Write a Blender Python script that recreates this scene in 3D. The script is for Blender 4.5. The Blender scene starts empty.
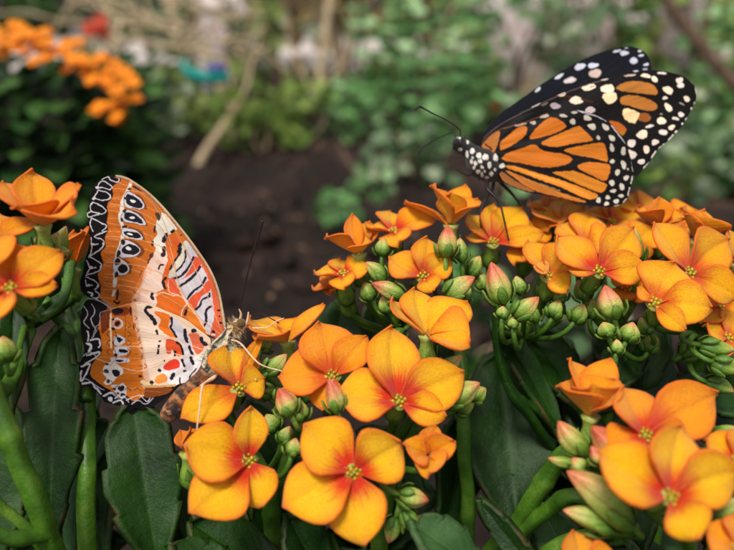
import bpy, math, random
import numpy as np
from mathutils import Vector, Euler, noise
random.seed(7); np.random.seed(7)
SC = bpy.context.scene
COL = SC.collection
S = 0.01                                   # everything below is written in centimetres
TX = math.tan(math.radians(27.5)); TY = TX*550/734
PIT = math.radians(22)
CAM = np.array([0., 0., 24.])
FW = np.array([0, math.cos(PIT), -math.sin(PIT)]); RT = np.array([1., 0, 0]); UP = np.array([0, math.sin(PIT), math.cos(PIT)])
def ray(x, y):
    return FW + RT*((x-367)/367*TX) + UP*((275-y)/275*TY)
def P(x, y, D): return CAM + ray(x, y)*D
def unit(v):
    v = np.asarray(v, float); return v/(np.linalg.norm(v)+1e-12)
def px2cm(w, D): return w*D*2*TX/734
def CV(r, u, t): return unit(RT*r + UP*u - FW*t)       # direction given as right, up, towards the camera
def lin(c):
    c = np.asarray(c, float)/255.
    return np.where(c <= .04045, c/12.92, ((c+.055)/1.055)**2.4)
def rgba(c):
    l = lin(c); return (float(l[0]), float(l[1]), float(l[2]), 1.)
def cr(pts, n=6, closed=False):
    """Catmull-Rom through points of any dimension."""
    p = np.asarray(pts, float); m = len(p); out = []
    rng = range(m) if closed else range(m-1)
    for i in rng:
        if closed: a, b, c, d = p[(i-1) % m], p[i], p[(i+1) % m], p[(i+2) % m]
        else: a, b, c, d = p[max(i-1, 0)], p[i], p[i+1], p[min(i+2, m-1)]
        for k in range(n):
            t = k/n
            out.append(.5*((2*b)+(-a+c)*t+(2*a-5*b+4*c-d)*t*t+(-a+3*b-3*c+d)*t**3))
    if not closed: out.append(p[-1])
    return np.array(out)

# ------------------------------------------------------------------ objects
def link(o, parent=None):
    COL.objects.link(o)
    if parent is not None: o.parent = parent
    return o
def thing(name, label, cat, loc=(0, 0, 0), group=None, kind=None):
    o = bpy.data.objects.new(name, None); o.location = [c*S for c in loc]; o.empty_display_size = .02
    COL.objects.link(o); o['label'] = label; o['category'] = cat
    if group: o['group'] = group
    if kind: o['kind'] = kind
    return o
def root_loc(parent):
    o = parent
    while o.parent is not None: o = o.parent
    return np.array(o.location)/S
def obj(name, mb, mat, parent=None, thick=0, smooth=True, color=None, origin=None):
    """One mesh object out of (verts in cm, faces, attributes)."""
    v = np.asarray(mb['v'], float).reshape(-1, 3)
    off = root_loc(parent) if parent is not None else (np.array(origin, float) if origin is not None else np.zeros(3))
    v = (v-off)*S
    me = bpy.data.meshes.new(name)
    f = mb['f']
    if isinstance(f, np.ndarray):
        nf, k = f.shape
        me.vertices.add(len(v)); me.vertices.foreach_set('co', v.astype(np.float32).ravel())
        me.loops.add(nf*k); me.loops.foreach_set('vertex_index', f.astype(np.int32).ravel())
        me.polygons.add(nf)
        me.polygons.foreach_set('loop_start', np.arange(0, nf*k, k, dtype=np.int32))
        me.update(calc_edges=True); me.validate()
    else:
        me.from_pydata([tuple(a) for a in v], [], f); me.update()
    if smooth: me.polygons.foreach_set('use_smooth', np.ones(len(me.polygons), dtype=bool))
    if 'c' in mb:
        a = me.color_attributes.new('Col', 'FLOAT_COLOR', 'POINT')
        c = np.ones((len(v), 4), np.float32); c[:, :3] = mb['c']; a.data.foreach_set('color', c.ravel())
    if 'ts' in mb:
        a = me.attributes.new('ts', 'FLOAT_VECTOR', 'POINT')
        c = np.zeros((len(v), 3), np.float32); t = np.asarray(mb['ts']); c[:, :t.shape[1]] = t
        a.data.foreach_set('vector', c.ravel())
    if mat is not None: me.materials.append(mat)
    o = bpy.data.objects.new(name, me)
    if origin is not None and parent is None: o.location = [c*S for c in origin]
    link(o, parent)
    if thick:
        m = o.modifiers.new('thickness', 'SOLIDIFY'); m.thickness = thick*S; m.offset = 0
    if color is not None: o.color = color
    return o
def tag(o, label, cat, group=None, kind=None):
    o['label'] = label; o['category'] = cat
    if group: o['group'] = group
    if kind: o['kind'] = kind
    return o
def join(parts):
    v, f, c, ts, n = [], [], [], [], 0
    for p in parts:
        pv = np.asarray(p['v'], float).reshape(-1, 3); v.append(pv)
        f += [tuple(int(i)+n for i in q) for q in p['f']]
        if 'c' in p: c.append(np.broadcast_to(np.asarray(p['c'], float), (len(pv), 3)))
        if 'ts' in p: ts.append(np.asarray(p['ts'], float))
        n += len(pv)
    d = {'v': np.concatenate(v), 'f': f}
    if len(c) == len(parts): d['c'] = np.concatenate(c)
    if len(ts) == len(parts): d['ts'] = np.concatenate(ts)
    return d
def gridfaces(nu, nv, closed=False):
    f = []
    for i in range(nu-1):
        for j in range(nv if closed else nv-1):
            a = i*nv+j; b = i*nv+(j+1) % nv
            f.append((a, b, b+nv, a+nv))
    return f

# ------------------------------------------------------------------ shapes
def tube(pts, rad, seg=10, cap=True, lobes=None):
    p = np.asarray(pts, float); n = len(p)
    r = np.interp(np.linspace(0, 1, n), np.linspace(0, 1, len(np.atleast_1d(rad))), np.atleast_1d(rad))
    T = np.gradient(p, axis=0); T /= (np.linalg.norm(T, axis=1)[:, None]+1e-12)
    a = np.array([0, 0, 1.]) if abs(T[0][2]) < .9 else np.array([1., 0, 0])
    u = unit(np.cross(T[0], a)); v, ts = [], []
    for i in range(n):
        u = unit(u-T[i]*np.dot(u, T[i])); w = np.cross(T[i], u)
        for k in range(seg):
            th = 2*math.pi*k/seg; rr = r[i]*(1+(lobes[1]*math.cos(lobes[0]*th) if lobes else 0))
            v.append(p[i]+(u*math.cos(th)+w*math.sin(th))*rr); ts.append((i/(n-1), k/seg, 0))
    f = gridfaces(n, seg, True)
    if cap: f += [tuple(range(seg))[::-1], tuple(range((n-1)*seg, n*seg))]
    return {'v': np.array(v), 'f': f, 'ts': ts}
def ball(c, r, seg=10, rings=7, sc=(1, 1, 1)):
    v = []
    for i in range(rings+1):
        ph = math.pi*(i+.02)/(rings+.04)
        for k in range(seg):
            th = 2*math.pi*k/seg
            v.append((c[0]+r*sc[0]*math.sin(ph)*math.cos(th), c[1]+r*sc[1]*math.sin(ph)*math.sin(th), c[2]+r*sc[2]*math.cos(ph)))
    f = gridfaces(rings+1, seg, True)+[tuple(range(seg)), tuple(range(rings*seg, (rings+1)*seg))[::-1]]
    ts = [(i/rings, k/seg, 0) for i in range(rings+1) for k in range(seg)]
    return {'v': np.array(v), 'f': f, 'ts': ts}
PT = [0, .08, .2, .35, .5, .62, .74, .84, .91, .955, .98, 1]
PF = [.15, .27, .56, .88, 1.0, .97, .83, .60, .36, .17, .07, .0]
def petal(C, T, W, N, cup=.12, bulge=.07, curl=.0, wav=.03, rnd=0., nu=32, nv=17, twist=0., fat=1.):
    C = np.asarray(C); T = np.asarray(T); ax = T-C; L = np.linalg.norm(ax); ax /= L
    side = np.cross(N, ax)
    if np.linalg.norm(side) < .15: side = np.cross(UP, ax)
    side = unit(side); nn = unit(np.cross(ax, side))
    if np.dot(nn, N) < 0: nn = -nn
    v, ts = [], []
    rs = random.Random(int(rnd*1e6))
    p1, p2, p3 = rs.uniform(0, 6), rs.uniform(0, 6), rs.uniform(-.08, .08)
    for i in range(nu):
        t = i/(nu-1); t = t**.9
        w = float(np.interp(t, PT, PF))*W/2*fat*.95
        for j in range(nv):
            s = -1+2*j/(nv-1)
            e = 1+wav*math.sin(9*t+p1+(2 if s > 0 else 0))
            x = s*w*e
            z = -bulge*L*(1-math.sin(math.pi*min(t*1.05, 1)))*.6 + cup*W*(s*s)*math.sin(math.pi*min(1, t+.1)) \
                - curl*L*t*t + .06*W*math.exp(-(s/.16)**2)*-1*math.sin(math.pi*t) + .03*W*math.sin(5*t+p2+1.7*s)*abs(s)
            tw = twist*s*W*.5*min(1, t*3)*(1-.4*t)
            sway = p3*L*math.sin(math.pi*t*.8)
            v.append(C+ax*(L*t)+side*(x+sway)+nn*(z+tw)); ts.append((t, s, rnd))
    return {'v': np.array(v), 'f': gridfaces(nu, nv), 'ts': ts}
def leafmesh(B, T, W, N, bend=.12, fold=.12, teeth=9, depth=.13, nu=84, nv=13, wide=.55, rnd=0.):
    """Succulent leaf from base to tip with a scalloped edge and a shallow fold along the midrib."""
    B = np.asarray(B, float); T = np.asarray(T, float); ax = T-B; L = np.linalg.norm(ax); ax /= L
    side = unit(np.cross(N, ax)); nn = unit(np.cross(ax, side))
    if np.dot(nn, N) < 0: nn = -nn
    v, ts = [], []
    rs = random.Random(int(rnd*1e6)+5); ph = rs.uniform(0, 1); q = rs.uniform(0, 6)
    for i in range(nu):
        t = i/(nu-1)
        w = W/2*(float(np.interp(t, [0, .1, .3, wide, .8, .93, 1], [.16, .22, .7, 1, .82, .45, .02])))
        saw = (t*teeth+ph) % 1.
        sc = 1-depth*(1-saw**.8)*(1 if t > .28 else max(0, (t-.18)/.1))
        for j in range(nv):
            s = -1+2*j/(nv-1)
            x = s*w*(1+(sc-1)*abs(s)**3)
            z = fold*W*abs(s)**1.3 + .06*W*math.sin(8*t+q+1.5*s)*abs(s) + .02*W*math.sin(19*t+q)*abs(s)**2 - bend*L*(t-.5)**2*2 - .02*W*math.exp(-(s/.1)**2)
            v.append(B+ax*(L*t)+side*x+nn*z); ts.append((t, s, rnd))
    return {'v': np.array(v), 'f': gridfaces(nu, nv), 'ts': ts}
def simple_leaf(B, d, up, L, W, droop=.15):
    d = unit(d); s = unit(np.cross(d, up)); n = unit(np.cross(s, d))
    v = []
    for t, w in ((0, .06), (.22, .6), (.45, 1), (.7, .85), (.88, .45), (1, .02)):
        for k in (-1, 0, 1):
            v.append(B+d*L*t+s*k*w*W/2+n*(abs(k)*.1*W-droop*L*t*t))
    return {'v': np.array(v), 'f': gridfaces(6, 3)}

# ------------------------------------------------------------------ materials
class NT:
    def __init__(s, name):
        s.m = bpy.data.materials.new(name); s.m.use_nodes = True; s.t = s.m.node_tree; s.t.nodes.clear()
        s.out = s.t.nodes.new('ShaderNodeOutputMaterial')
    def n(s, typ, ins=None, **kw):
        d = s.t.nodes.new(typ)
        for k, v in kw.items(): setattr(d, k, v)
        for k, v in (ins or {}).items():
            if hasattr(v, 'is_linked') or isinstance(v, bpy.types.NodeSocket): s.t.links.new(v, d.inputs[k])
            else: d.inputs[k].default_value = v
        return d
    def math(s, op, a, b=0., clamp=False):
        d = s.n('ShaderNodeMath', operation=op, use_clamp=clamp)
        for i, v in enumerate((a, b)):
            if isinstance(v, bpy.types.NodeSocket): s.t.links.new(v, d.inputs[i])
            else: d.inputs[i].default_value = v
        return d.outputs[0]
    def mix(s, fac, a, b, typ='MIX'):
        d = s.n('ShaderNodeMix', data_type='RGBA', blend_type=typ)
        for i, v in ((0, fac), (6, a), (7, b)):
            if isinstance(v, bpy.types.NodeSocket): s.t.links.new(v, d.inputs[i])
            else: d.inputs[i].default_value = v
        return d.outputs[2]
    def ramp(s, fac, stops, interp='LINEAR'):
        d = s.n('ShaderNodeValToRGB'); d.color_ramp.interpolation = interp
        el = d.color_ramp.elements
        while len(el) > 1: el.remove(el[-1])
        for i, (p, c) in enumerate(stops):
            e = el[0] if i == 0 else el.new(p)
            e.position = p; e.color = c if len(c) == 4 else (*c, 1)
        s.t.links.new(fac, d.inputs[0]); return d.outputs[0]
    def noise(s, vec, scale, detail=3, rough=.55):
        return s.n('ShaderNodeTexNoise', {'Vector': vec, 'Scale': scale, 'Detail': detail, 'Roughness': rough}).outputs['Fac']
    def pos(s): return s.n('ShaderNodeTexCoord').outputs['Object']
    def attr(s, name): return s.n('ShaderNodeAttribute', attribute_name=name)
    def finish(s, color, rough=.5, spec=.5, trans=0, tcol=None, bump=None, bstr=.3, bdist=.0005, coat=0, sheen=0, sss=0):
        ins = {'Base Color': color, 'Roughness': rough, 'Specular IOR Level': spec, 'Coat Weight': coat, 'Sheen Weight': sheen}
        b = s.n('ShaderNodeBsdfPrincipled', ins)
        if sss:
            b.inputs['Subsurface Weight'].default_value = sss
            b.inputs['Subsurface Radius'].default_value = (.002, .001, .0005); b.inputs['Subsurface Scale'].default_value = 1.
        if bump is not None:
            bn = s.n('ShaderNodeBump', {'Height': bump, 'Strength': bstr, 'Distance': bdist})
            s.t.links.new(bn.outputs[0], b.inputs['Normal'])
        o = b.outputs[0]
        if trans:
            tr = s.n('ShaderNodeBsdfTranslucent', {'Color': tcol if tcol is not None else color})
            mx = s.n('ShaderNodeMixShader', {0: trans, 1: o, 2: tr.outputs[0]}); o = mx.outputs[0]
        s.t.links.new(o, s.out.inputs[0]); return s.m

def m_petal():
    k = NT('petal_skin'); at = k.attr('ts'); sep = k.n('ShaderNodeSeparateXYZ', {0: at.outputs['Vector']})
    t, s_, r = sep.outputs[0], sep.outputs[1], sep.outputs[2]
    oc = k.n('ShaderNodeObjectInfo').outputs['Color']; ocs = k.n('ShaderNodeSeparateColor', {0: oc})
    tone = ocs.outputs[0]; redness = ocs.outputs[1]; pale = ocs.outputs[2]
    pos = k.pos()
    # coordinates that fan out along the petal for veins and streaks
    fan = k.n('ShaderNodeCombineXYZ', {0: k.math('MULTIPLY', t, 1.6), 1: k.math('MULTIPLY', s_, 9.), 2: k.math('MULTIPLY', r, 37.)}).outputs[0]
    streak = k.noise(fan, 2.2, 4, .6)
    cloud = k.noise(pos, 260, 3, .6); fine = k.noise(pos, 2600, 3, .65)
    yel = k.mix(tone, rgba((255, 204, 30)), rgba((254, 150, 24)))
    col = k.mix(k.math('MULTIPLY', k.math('SUBTRACT', cloud, .4, True), 1.0), yel, rgba((250, 152, 20)))
    # orange towards the rim
    a = k.math('ABSOLUTE', s_)
    rim = k.math('MAXIMUM', k.math('POWER', a, 7), k.math('POWER', t, 11))
    col = k.mix(k.math('MULTIPLY', rim, .8, True), col, rgba((232, 88, 30)))
    side = k.math('POWER', a, 2.2)
    col = k.mix(k.math('MULTIPLY', side, .28, True), col, rgba((250, 142, 18)))
    # red flare at the throat, broken into streaks
    rad = k.math('ADD', t, k.math('MULTIPLY', k.math('SUBTRACT', streak, .5), .42))
    rad = k.math('ADD', rad, k.math('MULTIPLY', k.math('MULTIPLY', a, a), .14))
    fl = k.n('ShaderNodeMapRange', {0: rad, 1: .52, 2: .15, 3: 0., 4: 1.}, interpolation_type='SMOOTHSTEP').outputs[0]
    col = k.mix(k.math('MULTIPLY', fl, redness, True), col, rgba((226, 48, 8)))
    # yellow pit right at the centre
    pit = k.n('ShaderNodeMapRange', {0: t, 1: .09, 2: .02, 3: 0., 4: 1.}).outputs[0]
    col = k.mix(k.math('MULTIPLY', pit, .7), col, rgba((214, 150, 20)))
    # fine veins
    vein = k.n('ShaderNodeMapRange', {0: k.noise(fan, 6.5, 2, .5), 1: .57, 2: .66, 3: 0., 4: .22}).outputs[0]
    col = k.mix(vein, col, rgba((224, 82, 18)))
    col = k.mix(k.math('MULTIPLY', pale, .8, True), col, rgba((250, 196, 120)))
    spot = k.math('MULTIPLY', k.n('ShaderNodeMapRange', {0: k.noise(pos, 900, 2, .5), 1: .7, 2: .76, 3: 0., 4: .6}).outputs[0], k.math('POWER', k.math('MAXIMUM', a, t), 3), True)
    col = k.mix(spot, col, rgba((150, 70, 24)))
    sp = k.n('ShaderNodeMapRange', {0: fine, 1: .35, 2: .7, 3: .86, 4: 1.12}).outputs[0]
    hs = k.n('ShaderNodeHueSaturation', {'Value': sp, 'Color': col, 'Saturation': 1.05}).outputs[0]
    h = k.math('ADD', k.math('MULTIPLY', k.noise(fan, 5.0, 3, .55), .6), k.math('MULTIPLY', fine, .35))
    rg = k.n('ShaderNodeMapRange', {0: fine, 3: .34, 4: .62}).outputs[0]
    return k.finish(hs, rg, .35, .26, None, h, .55, .0007, sheen=.15)
def m_bud():
    k = NT('bud_skin'); at = k.attr('ts'); sep = k.n('ShaderNodeSeparateXYZ', {0: at.outputs['Vector']})
    t = sep.outputs[0]; v = sep.outputs[1]; pos = k.pos()
    oc = k.n('ShaderNodeSeparateColor', {0: k.n('ShaderNodeObjectInfo').outputs['Color']})
    nz = k.noise(pos, 420, 3)
    tt = k.math('ADD', t, k.math('MULTIPLY', k.math('SUBTRACT', nz, .5), .3))
    tt = k.math('ADD', tt, k.math('MULTIPLY', k.math('SUBTRACT', oc.outputs[0], .5), .7), True)
    col = k.ramp(tt, [(0, rgba((80, 122, 36))), (.35, rgba((142, 170, 66))), (.62, rgba((196, 186, 102))), (.8, rgba((222, 148, 96))), (1, rgba((206, 100, 70)))])
    ln = k.math('ABSOLUTE', k.math('SINE', k.math('MULTIPLY', v, 12.566)))
    col = k.mix(k.n('ShaderNodeMapRange', {0: ln, 1: .3, 2: .0, 3: 0., 4: .45}).outputs[0], col, rgba((120, 92, 40)))
    fine = k.noise(pos, 2400, 3)
    col = k.n('ShaderNodeHueSaturation', {'Color': col, 'Value': k.n('ShaderNodeMapRange', {0: fine, 1: .3, 2: .7, 3: .8, 4: 1.15}).outputs[0]}).outputs[0]
    return k.finish(col, .42, .45, .12, None, k.math('ADD', fine, nz), .4, .0004)
def m_stem():
    k = NT('green_stem'); pos = k.pos(); n1 = k.noise(pos, 160, 3); n2 = k.noise(pos, 1900, 3, .65)
    col = k.ramp(n1, [(.3, rgba((46, 84, 16))), (.5, rgba((72, 114, 26))), (.72, rgba((108, 142, 48)))])
    col = k.n('ShaderNodeHueSaturation', {'Color': col, 'Value': k.n('ShaderNodeMapRange', {0: n2, 1: .3, 2: .7, 3: .78, 4: 1.15}).outputs[0]}).outputs[0]
    return k.finish(col, .4, .45, .06, None, n2, .35, .0004)
def m_leaf(name, dark, light, rim, rough=.36):
    k = NT(name); at = k.attr('ts'); sep = k.n('ShaderNodeSeparateXYZ', {0: at.outputs['Vector']})
    t, s_, r = sep.outputs; pos = k.pos(); a = k.math('ABSOLUTE', s_)
    n1 = k.noise(pos, 70, 4, .6); n2 = k.noise(pos, 2300, 3, .7)
    col = k.ramp(n1, [(.3, rgba(dark)), (.72, rgba(light))])
    mid = k.n('ShaderNodeMapRange', {0: a, 1: .06, 2: .0, 3: 0., 4: .22}).outputs[0]
    col = k.mix(mid, col, rgba([min(255, c*1.35+12) for c in light]))
    sv = k.math('ADD', k.math('MULTIPLY', t, 7.), k.math('MULTIPLY', a, -3.2))
    w = k.math('ABSOLUTE', k.math('SUBTRACT', k.math('FRACT', sv), .5))
    col = k.mix(k.n('ShaderNodeMapRange', {0: w, 1: .05, 2: 0., 3: 0., 4: .16}).outputs[0], col, rgba([min(255, c*1.3+10) for c in light]))
    nb = k.noise(pos, 150, 2)
    rm = k.math('MULTIPLY', k.math('POWER', a, 30), k.n('ShaderNodeMapRange', {0: nb, 1: .5, 2: .68, 3: .05, 4: .6}).outputs[0], True)
    col = k.mix(rm, col, rgba(rim))
    spk = k.n('ShaderNodeMapRange', {0: n2, 1: .6, 2: .72, 3: 0., 4: .12}).outputs[0]
    col = k.mix(spk, col, rgba((150, 165, 120)))
    h = k.math('ADD', k.math('MULTIPLY', n1, 2.), k.math('MULTIPLY', n2, .22))
    rg = k.n('ShaderNodeMapRange', {0: k.noise(pos, 300, 3), 3: rough-.08, 4: rough+.18}).outputs[0]
    return k.finish(col, rg, .27, .08, None, h, .6, .001)
def m_wing(name, streak=.12, rough=.62, sheen=.1):
    k = NT(name); c = k.attr('Col').outputs['Color']; at = k.attr('ts').outputs['Vector']; pos = k.pos()
    sep = k.n('ShaderNodeSeparateXYZ', {0: at})
    fan = k.n('ShaderNodeCombineXYZ', {0: k.math('MULTIPLY', sep.outputs[0], 3.), 1: k.math('MULTIPLY', sep.outputs[1], 120.)}).outputs[0]
    st = k.noise(fan, 1., 3, .6); fine = k.noise(pos, 5200, 2, .6)
    v = k.math('ADD', k.n('ShaderNodeMapRange', {0: st, 1: .3, 2: .7, 3: 1-streak, 4: 1+streak*.8}).outputs[0],
               k.math('MULTIPLY', k.math('SUBTRACT', fine, .5), .35))
    col = k.n('ShaderNodeHueSaturation', {'Color': c, 'Value': v}).outputs[0]
    h = k.math('ADD', st, k.math('MULTIPLY', fine, .7))
    return k.finish(col, rough, .14, .1, None, h, .35, .0003, sheen=0)
def m_vcol(name, rough=.6, scale=900, amt=.3, bstr=.4, bdist=.001, spec=.4, trans=0., sheen=0.):
    k = NT(name); c = k.attr('Col').outputs['Color']; pos = k.pos(); n = k.noise(pos, scale, 4, .6)
    col = k.n('ShaderNodeHueSaturation', {'Color': c, 'Value': k.n('ShaderNodeMapRange', {0: n, 1: .3, 2: .7, 3: 1-amt, 4: 1+amt}).outputs[0]}).outputs[0]
    return k.finish(col, rough, spec, trans, None, n, bstr, bdist, sheen=sheen)
def m_plain(name, c1, c2, scale=80, rough=.7, bstr=.5, bdist=.002, spec=.3, trans=0):
    k = NT(name); pos = k.pos(); n = k.noise(pos, scale, 5, .6); n2 = k.noise(pos, scale*6, 4, .6)
    col = k.ramp(k.math('ADD', k.math('MULTIPLY', n, .65), k.math('MULTIPLY', n2, .35)), [(.36, rgba(c1)), (.64, rgba(c2))])
    return k.finish(col, rough, spec, trans, None, k.math('ADD', n, k.math('MULTIPLY', n2, .5)), bstr, bdist)
def m_foliage(name, c1, c2, c3, trans=.2, rough=.5):
    k = NT(name); g = k.n('ShaderNodeNewGeometry').outputs['Random Per Island']; pos = k.pos()
    col = k.ramp(g, [(0, rgba(c1)), (.55, rgba(c2)), (1, rgba(c3))])
    n = k.noise(pos, 60, 3)
    col = k.n('ShaderNodeHueSaturation', {'Color': col, 'Value': k.n('ShaderNodeMapRange', {0: n, 1: .3, 2: .7, 3: .75, 4: 1.2}).outputs[0]}).outputs[0]
    return k.finish(col, rough, .4, trans, None, n, .3, .002)
def m_soil():
    k = NT('dark_soil'); pos = k.pos(); n1 = k.noise(pos, 6, 6, .62); n2 = k.noise(pos, 45, 6, .68); n3 = k.noise(pos, 2.2, 3)
    f = k.math('ADD', k.math('MULTIPLY', n1, .55), k.math('MULTIPLY', n2, .45))
    col = k.ramp(f, [(.4, rgba((18, 12, 10))), (.52, rgba((46, 32, 27))), (.62, rgba((88, 66, 55))), (.72, rgba((140, 112, 94)))])
    col = k.mix(k.n('ShaderNodeMapRange', {0: n3, 1: .35, 2: .6, 3: 0., 4: .55}).outputs[0], col, rgba((24, 17, 15)))
    vor = k.n('ShaderNodeTexVoronoi', {'Vector': pos, 'Scale': 70.}).outputs['Distance']
    h = k.math('ADD', k.math('MULTIPLY', f, 2.), k.math('MULTIPLY', vor, -.6))
    return k.finish(col, .85, .25, 0, None, h, .9, .012)

M = {}
M['petal'] = m_petal(); M['bud'] = m_bud(); M['stem'] = m_stem()
M['leaf'] = m_leaf('succulent_leaf', (9, 32, 6), (36, 74, 12), (104, 78, 52), .4)
M['leaf_blue'] = m_leaf('succulent_leaf_bluish', (24, 56, 24), (70, 106, 56), (120, 96, 74), .42)
M['wing'] = m_wing('scaled_wing'); M['wing_dark'] = m_wing('scaled_dark_wing', .18, .5, .05)
M['body'] = m_vcol('insect_body', .65, 2600, .35, .5, .0004, .3, sheen=.3)
M['leg_pale'] = m_plain('pale_insect_leg', (204, 160, 128), (238, 204, 172), 900, .5, .3, .0002)
M['leg_dark'] = m_plain('dark_insect_leg', (14, 11, 12), (42, 34, 34), 900, .4, .3, .0002)
M['hair'] = m_vcol('insect_hair', .6, 500, .3)
M['stamen'] = m_vcol('stamen_skin', .5, 3000, .3, .4, .0003, trans=.1)
M['soil'] = m_soil()

# ------------------------------------------------------------------ flower building
JUNC = {}
def stamens_mesh(C, N, R):
    a = unit(np.cross(N, [1, .1, 0])); b = np.cross(N, a); parts = []; R = R*.92; C = C-N*.05
    yg = lin((214, 178, 44)); gr = lin((170, 166, 50)); dk = lin((150, 110, 20))
    for k in range(8):
        th = 2*math.pi*(k+.3*random.random())/8; rr = R*(.55 if k % 2 else .95)
        p = C+(a*math.cos(th)+b*math.sin(th))*rr+N*(R*(.35 if k % 2 else .15))
        q = ball(p, R*random.uniform(.2, .3), 8, 5, (1, random.uniform(.7, 1.1), 1.2)); q['c'] = yg if k % 3 else gr; parts.append(q)
        q = tube(np.array([C-N*R*1.2, p]), [R*.12], 5); q['c'] = gr; parts.append(q)
    q = ball(C+N*R*.1, R*.34, 8, 6); q['c'] = gr; parts.append(q)
    q = ball(C-N*R*.5, R*.75, 8, 6); q['c'] = dk; parts.append(q)
    return join(parts)
def sepals(B, N, R, L, n=4):
    a = unit(np.cross(N, [.3, 1, .1])); b = np.cross(N, a); ps = []
    for k in range(n):
        th = 2*math.pi*k/n+.4; d = a*math.cos(th)+b*math.sin(th)
        v, ts = [], []
        tg = np.cross(N, d)
        for i in range(9):
            t = i/8; w = R*.75*math.sin(math.pi*(.18+.82*(1-t)*.95))*(1-t)**.35
            for s in (-1, -.5, 0, .5, 1):
                v.append(B+N*(L*t)+d*(R*(.5+.75*math.sin(math.pi*min(.62, t*.62+.1))-.15*s*s+.2*t*t))+tg*(s*w*.75)); ts.append((t*.3, s, 0))
        ps.append({'v': np.array(v), 'f': gridfaces(9, 5), 'ts': ts})
    return ps
def pedicel(B, N, J, r=.075, sag=.6):
    B = np.asarray(B); J = np.asarray(J); d = np.linalg.norm(J-B)
    c1 = B-N*d*.4; c2 = J+np.array([0, 0, 1.])*d*.3
    p = [((1-t)**3)*B+3*(1-t)**2*t*c1+3*(1-t)*t*t*c2+t**3*J for t in np.linspace(0, 1, 14)]
    return tube(p, [r*.85, r, r*1.3], 10)
def flower(plant, C2, D, petals, N=(0, .45, .9), J=None, tone=.35, red=1., pale=0., side=False, cup=.1, bulge=.08, curl=0., h=.16, st=True, tube_len=.75, name='flower', wav=.03):
    C = P(C2[0], C2[1], D); Nw = CV(*N)
    J = JUNC[J] if isinstance(J, str) else J
    R = .13
    tb = [C-Nw*x for x in np.linspace(.02, tube_len, 9)]
    body = tube(tb, [.17, .12, .12, .16, .2, .2, .15], 14, lobes=(4, .1))
    for i, q in enumerate(body['ts']): body['ts'][i] = (.62-.5*q[0], q[1], 0)
    ps = [body]+sepals(C-Nw*(tube_len+.03), Nw, .17, tube_len*.72)
    if J is not None:
        pd = pedicel(C-Nw*tube_len, Nw, J)
        pd['ts'] = [(.12, q[1], 0) for q in pd['ts']]; ps.append(pd)
    fo = obj(name, join(ps), M['bud'], plant, color=(.35, 0, 0, 1))
    for k, pt in enumerate(petals):
        x, y, w = pt[:3]; hv = pt[3] if len(pt) > 3 else None
        o2 = pt[4] if len(pt) > 4 else {}
        if side: T = P(x, y, D+(hv or 0))
        else:
            d = ray(x, y); L2 = px2cm(math.hypot(x-C2[0], y-C2[1]), D)
            hh = (h if hv is None else hv)*L2
            dn = float(np.dot(d, Nw)); Dd = (hh+np.dot(C-CAM, Nw))/dn if abs(dn) > .1 else D
            Dd = min(max(Dd, D-1.3), D+1.3); T = CAM+d*Dd
        ax = unit(T-C); sd = unit(np.cross(Nw, ax)); vis = math.sqrt(max(1-np.dot(sd, FW)**2, .05))
        W = px2cm(w, D)/max(vis, .6)
        mb = petal(C+ax*.03, T, W, Nw, cup=o2.get('cup', cup), bulge=o2.get('bulge', bulge), curl=o2.get('curl', curl),
                   rnd=random.random(), twist=o2.get('twist', random.uniform(.2, .34)), wav=wav)
        tn = min(1, max(0, o2.get('tone', tone)+random.uniform(-.1, .1)))
        obj('petal', mb, M['petal'], fo, thick=.035, color=(tn, o2.get('red', red), o2.get('pale', pale), 1))
    if st: obj('stamens', stamens_mesh(C+Nw*.05, Nw, R), M['stamen'], fo)
    return fo
def bud(plant, B2, T2, D, r, J=None, tint=.5, dD=0., sep=True):
    B = P(B2[0], B2[1], D); T = P(T2[0], T2[1], D+dD); ax = T-B; L = np.linalg.norm(ax); N = ax/L; R = px2cm(r, D)
    ts_ = np.linspace(0, 1, 22)
    prof = np.interp(ts_, [0, .06, .2, .4, .6, .78, .9, .97, 1], [.35, .62, .93, 1.0, .88, .6, .34, .16, .04])
    a = unit(np.cross(N, [.2, 1, .3])); b = np.cross(N, a); v, ts = [], []
    ph = random.uniform(0, 6); bendv = (a*random.uniform(-1, 1)+b*random.uniform(-1, 1))*.06*L
    for i, t in enumerate(ts_):
        for k in range(24):
            th = 2*math.pi*k/24; rr = R*prof[i]*(1+(.05+.09*t)*math.cos(4*th+ph+1.6*t)-.03*math.cos(8*th))
            v.append(B+ax*t+bendv*math.sin(math.pi*t)+(a*math.cos(th)+b*math.sin(th))*rr); ts.append((t, (th+(1.6*t+ph)/4)/6.283+.125, 0))
    f = gridfaces(22, 24, True)+[tuple(range(24))[::-1], tuple(range(21*24, 22*24))]
    m1 = {'v': np.array(v), 'f': f, 'ts': ts}
    ps = [m1]
    J = JUNC[J] if isinstance(J, str) else J
    if J is not None:
        pd = pedicel(B+N*.03, N, J, .06); pd['ts'] = [(.1, q[1], 0) for q in pd['ts']]; ps.append(pd)
    o = obj('bud', join(ps), M['bud'], plant, color=(tint, 0, 0, 1))
    if sep:
        for sp in sepals(B-N*.02, N, R*1.0, L*.45): obj('sepal', sp, M['bud'], o, thick=.03, color=(.3, 0, 0, 1))
    return o
def leaf(plant, B2, T2, Db, Dt, w, N=(0, .5, .8), mat='leaf', teeth=8, depth=.12, bend=.1, fold=.12, wide=.55):
    B = P(B2[0], B2[1], Db); T = P(T2[0], T2[1], Dt); Nw = CV(*N)
    mb = leafmesh(B, T, px2cm(w, (Db+Dt)/2), Nw, bend, fold, teeth, depth, wide=wide, rnd=random.random())
    return obj('leaf', mb, M[mat], plant, thick=.13)
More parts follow.
